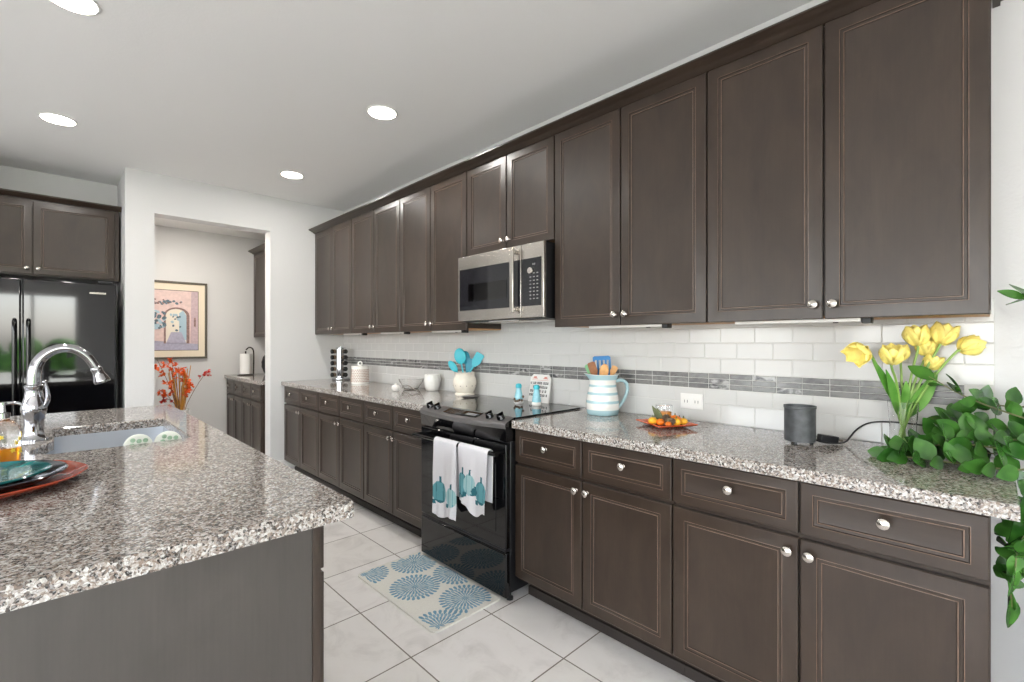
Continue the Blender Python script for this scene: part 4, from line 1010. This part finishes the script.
# spice carousel
sx_, sy_ = 2.155, 4.75
t = thing('spice_rack', 'tall chrome spice carousel in the far left corner of the counter', 'spice rack', (sx_, sy_, zc))
m = MB(); m.lathe([(.088, zc), (.090, zc + .004), (.088, zc + .020), (.05, zc + .024)], (sx_, sy_, 0), 36); m.build('turntable', M['chrome'], t)
rot0 = math.atan2(-.714, -.70) + R(2)
m = MB()
mt = Matrix.Translation((sx_, sy_, 0)) @ Matrix.Rotation(rot0, 4, 'Z')
m.box(-.036, .058, -.019, .019, zc + .0245, zc + .325, mat=mt)
m.build('tower', M['chrome'], t, bevel=.004)
m = MB(); m.lathe([(.050, zc + .3255), (.050, zc + .333), (.012, zc + .337), (.012, zc + .345), (.0001, zc + .347)], (sx_, sy_, 0), 32, cap1=False); m.build('top_plate', M['chrome'], t)
rowsn = ['top', 'second', 'middle', 'fourth', 'bottom']
for side, (aa, nm) in enumerate(((R(-40), 'left'), (R(44), 'right'))):
    a = math.atan2(-.714, -.70) + aa; dv = Vector((math.cos(a), math.sin(a), 0))
    for r_ in range(5):
        zz = zc + .295 - r_ * .060
        p0 = Vector((sx_, sy_, zz)) + dv * .0605 + Vector((-dv.y, dv.x, 0)) * (-.004 if nm == 'left' else .004)
        mt = Matrix.Translation(p0) @ dv.to_track_quat('Z', 'Y').to_matrix().to_4x4()
        j = thing('spice_jar', 'black capped spice jar in the %s column of the carousel, %s row' % (nm, rowsn[r_]), 'spice jar', mt.translation, 'spice jars in the carousel')
        m = MB(); m.lathe([(.019, -.0005), (.021, .002), (.021, .022), (.018, .026)], (0, 0, 0), 20, mat=mt); m.build('jar_body', M['pine'], j)
        m = MB(); m.lathe([(.0215, .0262), (.0235, .028), (.0235, .042), (.021, .044), (.0001, .0442)], (0, 0, 0), 22, mat=mt, cap1=False); m.lathe([(.010, .0443), (.010, .0452), (.0001, .0453)], (0, 0, 0), 14, mat=mt, cap1=False); m.build('cap', M['blackg'], j)

# aqua shakers and small sign standing at the back of the cooktop
ct = .9241
def shaker(x, y, label, shell):
    t = thing('shaker', label, 'shaker', (x, y, ct), 'aqua shakers on the cooktop')
    m = MB(); m.lathe([(.027, ct + .020), (.028, ct + .024), (.025, ct + .045), (.019, ct + .075), (.0165, ct + .092), (.0175, ct + .096)], (x, y, 0), 28); m.build('shaker_body', M['aqua'], t)
    m = MB(); m.lathe([(.028, ct), (.030, ct + .003), (.030, ct + .016), (.027, ct + .0195)], (x, y, 0), 28); m.build('base', M['white'], t)
    m = MB(); m.lathe([(.0178, ct + .0965), (.019, ct + .099), (.019, ct + .112), (.014, ct + .121), (.0001, ct + .124)], (x, y, 0), 24, cap1=False); m.build('cap', M['teal'], t)
    if shell:
        m = MB(); random.seed(4)
        for i in range(7):
            a = math.atan2(-.8, -.6) + random.uniform(-1.2, 1.0); m.ball((x + .033 * math.cos(a), y + .033 * math.sin(a), ct + random.uniform(.012, .05)), .0085, 8, 6, lobes=5, depth=.3)
        m.build('shell_trim', M['brownd'], t)
shaker(2.075, 2.060, 'aqua shaker with a brown shell trim, left of the pair on the cooktop', True)
shaker(2.085, 1.918, 'plain aqua shaker in front of the small white sign', False)
t = thing('counter_sign', 'small white sign with rows of dark lettering leaning on the backsplash', 'sign', (2.235, 2.02, ct))
mt = Matrix.Translation((2.2345, 2.045, zc + .0005)) @ Matrix.Rotation(R(10), 4, 'Y') 
# local: x = thickness, y across, z up
m = MB(); hw_, hh, ch_ = .088, .182, .024
pts = [(-hw_, 0), (hw_, 0), (hw_, hh - ch_), (hw_ - ch_, hh), (-hw_ + ch_, hh), (-hw_, hh - ch_)]
vs = [mt @ Vector((x, p[0], p[1])) for x in (0, .010) for p in pts]
m.add(vs, [(0, 1, 2, 3, 4, 5), (11, 10, 9, 8, 7, 6)] + [(i, 6 + i, 6 + (i + 1) % 6, (i + 1) % 6) for i in range(6)]); m.build('board', M['whitem'], t, bevel=.001)
def mark(y0, y1, z0, z1): m.box(-.0009, -.0001, y0, y1, z0, z1, mat=mt)
m = MB(); random.seed(9)
for r_, (a, b) in enumerate(((-.072, .074), (-.066, .060), (-.060, .076), (-.070, .080))):
    y = a
    while y < b:
        L = random.uniform(.007, .013); zz = .118 - r_ * .026
        mark(y, y + L, zz, zz + .005); mark(y, y + .003, zz, zz + .015); mark(y + L - .003, y + L, zz + random.choice((0, .005)), zz + .015)
        if random.random() < .6: mark(y, y + L, zz + .011, zz + .015)
        y += L + random.choice((.004, .004, .012))
m.build('lettering', M['ink'], t)
m = MB()
for yy in (-.045, .045):
    mark(yy - .020, yy + .020, .153, .158); mark(yy - .012, yy + .012, .158, .168)
mark(-.070, .070, .143, .145); m.build('red_motifs', M['pinkp'], t)

# orange plate with candle, gourds and pine cones
ox, oy = 2.030, 1.055
t = thing('square_plate', 'orange square plate of gourds and a candle on the right counter', 'plate', (ox, oy, zc))
ang = R(16)
def sqr(r, z_): return [Vector((ox + r * math.cos(ang + R(45) + k * PI / 2 - R(45)), oy + r * math.sin(ang + k * PI / 2), z_)) for k in range(4)]
rings = [sqr(.085, zc), sqr(.095, zc + .002), sqr(.139, zc + .016), sqr(.141, zc + .019), sqr(.137, zc + .0205), sqr(.092, zc + .0075), sqr(.03, zc + .0065)]
vs = [p for r_ in rings for p in r_]; fs = [(0, 3, 2, 1)] + [(i * 4 + k, i * 4 + (k + 1) % 4, (i + 1) * 4 + (k + 1) % 4, (i + 1) * 4 + k) for i in range(6) for k in range(4)] + [(24, 25, 26, 27)]
m = MB(); m.add(vs, fs); m.build('plate_body', M['orange'], t, bevel=.003)
zp = zc + .0085
rv = Vector((.714, -.70, 0)); cv = Vector((-.70, -.714, 0))
def OP(r_, c_, z_=0): return Vector((ox, oy, zp + z_)) + rv * (r_ * .80) + cv * (c_ * .80)
t = thing('candle_jar', 'orange candle in a clear glass jar at the middle of the orange plate', 'candle', OP(0, -.03))
cc = OP(0, -.035)
m = MB(); m.lathe([(.034, zp), (.036, zp + .003), (.038, zp + .085), (.036, zp + .086), (.034, zp + .006), (.0001, zp + .005)], (cc.x, cc.y, 0), 32, cap1=False); m.build('jar', M['glass'], t)
m = MB(); m.lathe([(.0325, zp + .0065), (.0328, zp + .056), (.0001, zp + .056)], (cc.x, cc.y, 0), 32, cap1=False); m.build('wax', M['wax'], t)
m = MB(); m.tube([(cc.x, cc.y, zp + .055), (cc.x, cc.y, zp + .068)], .0015, 6); m.build('wick', M['ink'], t)
GG = 'small gourds on the orange plate'
def gourd(r_, c_, R_, mat, label, sc=.8):
    c_ = OP(r_, c_, 0); R_ *= .9; t = thing('gourd', label, 'gourd', c_, GG)
    m = MB(); m.ball(c_ + Vector((0, 0, R_ * sc + .001)), R_, 30, 10, sc=(1, 1, sc), lobes=8, depth=.09); m.build('gourd_body', M[mat], t)
    m = MB(); m.tube([c_ + Vector((0, 0, R_ * sc * 1.92)), c_ + Vector((.003, .002, R_ * sc * 2 + .010))], [.0035, .0022], 7); m.build('stalk', M['sage'], t)
gourd(-.082, .018, .0235, 'pumpy', 'yellow orange gourd at the left corner of the orange plate')
gourd(-.047, .048, .0215, 'pumpk', 'orange gourd left of the pine cone on the plate')
gourd(.040, .058, .0235, 'pumpy', 'yellow gourd right of the pine cone at the plate front')
gourd(.050, .008, .0290, 'pumpk', 'large orange gourd just right of the candle jar')
gourd(.092, .026, .0215, 'pumpy', 'yellow gourd at the right corner of the orange plate')
gourd(-.062, -.022, .0200, 'pumpk', 'orange gourd behind the leaf left of the candle')
gourd(.088, -.028, .0190, 'pumpk', 'orange gourd at the back right of the plate')
gourd(-.015, .088, .0160, 'pumpk', 'small orange gourd at the near edge of the plate')
def cone_(r_, c_, L, label):
    c_ = OP(r_, c_, 0); m = MB(); random.seed(int(L * 1000))
    for k in range(9):
        zz = .004 + L * k / 9; rad = .021 * math.sin(PI * (k + 1.3) / 11)
        for j in range(8):
            a = 2 * PI * (j + .5 * (k % 2)) / 8; dv = Vector((math.cos(a), math.sin(a), .35))
            m.leaf(c_ + Vector((0, 0, zz)), c_ + Vector((0, 0, zz)) + dv * rad, (0, 0, 1), .013, n=2, thick=.0011)
    m.ball(c_ + Vector((0, 0, L / 2 + .001)), L / 2, 10, 8, sc=(.28, .28, 1))
    tag(origin(m.build('pine_cone', M['pine']), c_), label, 'pine cone', 'pine cones on the orange plate')
cone_(-.012, .045, .048, 'brown pine cone at the middle front of the orange plate')
cone_(.004, .076, .034, 'small pale brown pine cone nearest the plate edge')
m = MB()
for k, (r_, c_, h_) in enumerate(((-.075, -.01, .085), (-.050, .0, .075), (-.035, -.015, .06))): m.leaf(OP(-.030, .012, .008), OP(r_, c_, h_), cv, .026, n=4)
tag(origin(m.build('leaf_sprig', M['sage']), OP(-.03, .012, .008)), 'dark sage leaf sprig standing left of the candle on the plate', 'leaf')

# grey cylinder speaker with power adapter and cord
gx, gy = 2.040, .513
t = thing('metal_cylinder', 'dark grey speckled cylinder on three feet with a black cord, beside the tulips', 'cylinder', (gx, gy, zc))
m = MB(); m.lathe([(.049, zc + .012), (.0525, zc + .014), (.0525, zc + .135), (.0545, zc + .137), (.0545, zc + .146), (.0515, zc + .146), (.0495, zc + .136), (.0495, zc + .06), (.0001, zc + .058)], (gx, gy, 0), 40, cap1=False); m.build('shell', M['speaker'], t)
for k in range(3):
    a = 2 * PI * k / 3 + .9; m = MB(); m.lathe([(.006, zc), (.007, zc + .004), (.006, zc + .0118)], (gx + .038 * math.cos(a), gy + .038 * math.sin(a), 0), 12); m.build('foot', M['blackp'], t)
mt = Matrix.Translation((2.11, .437, zc + .021)) @ Matrix.Rotation(R(-44), 4, 'Z') @ Matrix.Rotation(R(8), 4, 'Y')
m = MB(); m.box(-.034, .034, -.014, .014, -.0125, .0125, mat=mt); ad = m.build('power_adapter', M['blackp'], t, bevel=.003)
m = MB(); m.box(.0342, .052, -.009, -.006, -.004, .004, mat=mt); m.box(.0342, .052, .006, .009, -.004, .004, mat=mt); m.build('prong', M['nickel'], ad)
m = MB(); m.tube([(2.075, .487, zc + .022), (2.095, .455, zc + .006), (2.115, .415, zc + .0045), (2.150, .390, zc + .006), (2.175, .380, zc + .022), (2.205, .365, zc + .052), (2.230, .335, zc + .078), (2.252, .295, zc + .086), (2.266, .245, zc + .086), (2.270, .15, zc + .084), (2.272, .06, zc + .078)], .0032, 8, smooth=2)
m.build('power_cord', M['cord'], t)

# ------------------------------------------------------------------ tulips in a glass vase
tx, ty = 2.168, .222
t = thing('glass_vase', 'clear glass vase of yellow tulips on the right counter', 'vase', (tx, ty, zc))
m = MB(); m.lathe([(.036, zc), (.038, zc + .004), (.0385, zc + .09), (.045, zc + .175), (.043, zc + .176), (.0365, zc + .09), (.035, zc + .014), (.0001, zc + .012)], (tx, ty, 0), 36, cap1=False); m.build('vase_glass', M['glass'], t)
GTU = 'yellow tulips in the glass vase'
def VP(r_, z_, c_=0): return Vector((tx, ty, 0)) + rv * r_ + cv * c_ + Vector((0, 0, z_))
def tulip(tip, dirv, size, label, open_=0.25, leaves=(), seed=1, foot=(0, 0)):
    """tip: base of the flower head"""
    random.seed(seed)
    tip = Vector(tip); d = Vector(dirv).normalized()
    t = thing('tulip', label, 'tulip', (tx, ty, zc + .02), GTU)
    b = VP(foot[0], zc + .018, foot[1]); o_ = (tip - b)
    rim = VP(foot[0] * -.3 + max(-.026, min(.026, (tip - Vector((tx, ty, 0))).dot(rv) * .16)), zc + .165, max(-.02, min(.02, (tip - Vector((tx, ty, 0))).dot(cv) * .2)))
    mid = (rim + tip) / 2 + Vector((0, 0, .018))
    m = MB(); m.tube([b, rim, mid, tip - d * .012, tip], [.0038, .0040, .0040, .0038, .0042], 9, smooth=2); m.build('stem', M['stemg'], t)
    # six cupped petals
    z_ = d; x_ = z_.orthogonal().normalized(); y_ = z_.cross(x_)
    m = MB()
    for k in range(6):
        a = 2 * PI * k / 6 + (0.5 if k % 2 else 0.44); rin = 1.0 if k % 2 else .90
        dr_ = x_ * math.cos(a) + y_ * math.sin(a); sd = z_.cross(dr_)
        nu, nv = 6, 8; vs = []; fs = []
        for i in range(nv + 1):
            s = i / nv
            rad = size * rin * (.10 + .44 * math.sin(min(1, s * 1.12) * PI * .62) ** .9 * (1 - .30 * (1 - open_) * s * s) + open_ * .42 * s * s)
            hgt = size * (1.10 * s - .18 * open_ * s * s) * (1 if k % 2 else .97)
            wd = size * .50 * (math.sin(PI * min(.97, .10 + s * .88)) ** .7)
            for j in range(nu + 1):
                q = (j / nu - .5) * 2
                cup = rad * (1 - .28 * q * q * (1 - .3 * open_))
                vs.append(tip + z_ * (hgt - size * .04 * q * q * s) + dr_ * cup + sd * (wd * q))
        for i in range(nv):
            for j in range(nu): fs.append((i * (nu + 1) + j, i * (nu + 1) + j + 1, (i + 1) * (nu + 1) + j + 1, (i + 1) * (nu + 1) + j))
        m.add(vs, fs)
    pt = m.build('petals', M['tulip'], t, angle=80); md = pt.modifiers.new('Solidify', 'SOLIDIFY'); md.thickness = .0012
    for (r0, z0, r1, z1, w_, c1, cu) in leaves:
        m = MB(); m.leaf(VP(r0, z0, .004), VP(r1, z1, c1), cv + Vector((0, 0, .4)), w_, fold=.22, curl=cu, n=10, thick=.0008); m.build('leaf', M['tleaf'], t, angle=80)
rz = zc + .150
UZ = Vector((0, 0, 1))
tulip(VP(-.152, 1.282, .02), rv * -.75 + cv * .25 + UZ * -.45, .062, 'drooping open yellow tulip farthest left in the vase', .65, [(-.02, rz, -.125, 1.245, .036, .03, .05)], 1, (.018, .0))
tulip(VP(-.077, 1.226, .045), rv * -.15 + cv * .25 + UZ, .064, 'yellow tulip second from the left, in front of the wall tiles', .30, [(-.022, rz - .02, -.082, 1.205, .036, .035, .04)], 2, (.012, -.012))
tulip(VP(.008, 1.236, -.02), UZ + rv * -.05, .054, 'smaller yellow tulip low in the middle of the bunch', .08, [], 3, (0, .01))
tulip(VP(.036, 1.290, .02), UZ + rv * -.12, .068, 'tall yellow tulip at the top middle of the bunch', .18, [(.0, rz, .0, 1.165, .034, .01, -.03)], 4, (-.01, .0))
tulip((2.20, .164, 1.254), UZ + rv * .1, .056, 'yellow tulip half hidden behind the two tallest', .2, [], 5, (-.01, -.014))
tulip((2.185, .125, 1.295), UZ + rv * .35, .068, 'tall yellow tulip right of the top middle one', .30, [(.012, rz - .03, .080, 1.190, .054, .04, -.05)], 6, (-.018, .006))
tulip((2.185, .076, 1.275), UZ * .55 + rv * 1.0 + cv * .3, .060, 'yellow tulip leaning farthest right over the houseplant', .15, [(.02, rz, .130, 1.20, .030, .0, .10)], 7, (-.02, -.004))
tulip((2.20, .152, 1.206), UZ + rv * .25 + cv * .2, .050, 'small pale yellow tulip lowest at the back of the bunch', .25, [], 8, (-.004, -.01))

# ------------------------------------------------------------------ trailing houseplant beside the counter end
hx0, hy0 = 2.02, -.40
t = thing('houseplant', 'large trailing green houseplant sprawling over the right end of the counter', 'plant', (hx0, hy0, 0))
m = MB(); m.lathe([(.15, .001), (.155, .01), (.175, .60), (.185, .72), (.19, .76), (.178, .76), (.165, .70), (.0001, .70)], (hx0, hy0, 0), 40, cap1=False); m.build('planter', M['terra'], t)
m = MB(); m.lathe([(.164, .7005), (.164, .715), (.0001, .725)], (hx0, hy0, 0), 32, cap1=False); m.build('soil', M['soil'], t)
random.seed(17)
st = MB(); lf = MB()
def bez(pts, n=26):
    out = []
    P_ = [Vector(p) for p in pts]; P_ = [P_[0] * 2 - P_[1]] + P_ + [P_[-1] * 2 - P_[-2]]
    segs = len(P_) - 3
    for i in range(n + 1):
        s = i / n * segs; k = min(int(s), segs - 1); u = s - k; a, b, c, d = P_[k:k + 4]
        out.append(.5 * ((2 * b) + (-a + c) * u + (2 * a - 5 * b + 4 * c - d) * u * u + (-a + 3 * b - 3 * c + d) * u ** 3))
    return out
def vine(pts, leafn, start=.35, L=.080, W=.056, face=None, zmin=None, r=.0034):
    c = bez(pts); st.tube(c, [r * (1 - .5 * i / len(c)) for i in range(len(c))], 7)
    for i in range(leafn):
        s = start + (1 - start) * (i + .5) / leafn; k = min(int(s * (len(c) - 1)), len(c) - 2)
        p = c[k]; d = (c[k + 1] - c[k]).normalized()
        side = d.cross(Vector((0, 0, 1))).normalized() * (1 if i % 2 else -1)
        ld = (d * random.uniform(.1, .6) + side * random.uniform(.2, .8) + Vector((-.15, -.1, random.uniform(-.25, .85)))).normalized()
        if i == leafn - 1: ld = d
        ll = L * random.uniform(.75, 1.15); tip = p + ld * ll
        zf_ = .9205 if (1.62 < tip.x < 2.29 and tip.y > -.06) else 0
        if p.z < .874 and 1.6 < tip.x < 2.29 and tip.y > -.055:
            tip.z = min(tip.z, .862); tip.y = min(tip.y, -.007)
        elif tip.z < zf_ + .004: tip.z = zf_ + .006 + random.uniform(0, .008)
        if p.z < zf_ and zf_ and p.y > -.047 and p.z > .874: continue
        if tip.x > 2.272: tip.x = 2.270
        upv = Vector((random.gauss(0, .45), random.gauss(0, .45), random.gauss(.55, .4))) + Vector((-.75, -.75, 0))
        lf.leaf(p, tip, upv, W * random.uniform(.85, 1.15) * ll / L, fold=.18, curl=random.uniform(-.02, .12), n=6)
b0 = (hx0, hy0, .72)
zt = .93
vine([b0, (2.05, -.30, 1.00), (2.10, -.06, 1.075), (2.12, .06, 1.125), (2.13, .15, 1.185)], 9, .42, .072, .044)
vine([(hx0 + .03, hy0, .72), (2.08, -.28, 1.00), (2.15, -.08, 1.03), (2.19, .05, 1.03), (2.21, .12, 1.03)], 14, .40, .075, .052)
vine([(hx0 - .02, hy0 + .03, .72), (1.98, -.25, .98), (2.00, -.06, .985), (2.02, .08, .985), (2.03, .16, .955), (2.02, .24, .935)], 22, .38, .075, .052)
vine([(hx0 - .04, hy0, .72), (1.94, -.22, .96), (1.92, -.04, .945), (1.945, .05, .938), (1.97, .17, .932), (1.99, .26, .930)], 19, .38, .075, .052)
vine([(hx0, hy0 + .04, .72), (2.02, -.22, .99), (2.06, -.04, 1.01), (2.08, .08, 1.01), (2.09, .145, .985)], 18, .36, .078, .054)
vine([(hx0 + .05, hy0 + .03, .72), (2.12, -.26, .97), (2.17, -.05, .98), (2.18, .07, .975), (2.18, .13, .96)], 18, .36, .076, .052)
vine([(hx0 + .02, hy0 + .05, .72), (2.05, -.24, .95), (2.09, -.02, .955), (2.10, .08, .95), (2.09, .15, .94)], 18, .36, .075, .052)
vine([(hx0 + .04, hy0, .72), (2.12, -.20, 1.06), (2.16, -.02, 1.10), (2.19, .04, 1.09)], 9, .42, .075, .046)
vine([(hx0 + .02, hy0 - .02, .72), (2.05, -.36, 1.10), (2.03, -.19, 1.33), (2.01, -.10, 1.41), (2.00, -.062, 1.43)], 9, .55, .07, .042)
# vines hanging beside the cabinet end
vine([(hx0 - .06, hy0 + .04, .72), (1.93, -.24, .94), (1.85, -.10, .885), (1.80, -.050, .82), (1.79, -.034, .72), (1.79, -.036, .61)], 22, .36, .075, .052)
vine([(hx0 - .04, hy0 + .06, .72), (1.99, -.24, .92), (1.95, -.10, .88), (1.93, -.050, .80), (1.93, -.040, .70)], 18, .36, .075, .052)
vine([(hx0 - .08, hy0 + .06, .72), (1.86, -.24, .92), (1.76, -.10, .87), (1.73, -.050, .80), (1.72, -.040, .73)], 15, .42, .070, .050)
vine([(hx0 - .06, hy0 - .06, .72), (1.85, -.45, .92), (1.70, -.40, .80), (1.62, -.36, .62)], 12, .3)
vine([(hx0, hy0 - .08, .72), (2.02, -.62, 1.02), (2.0, -.80, .96), (1.98, -.92, .80)], 13, .3)
vine([(hx0 - .03, hy0 - .03, .72), (1.93, -.55, 1.10), (1.85, -.68, 1.16)], 9, .35)
st.build('vine_stems', M['branch'], t); lf.build('foliage', M['leaf'], t, angle=80)
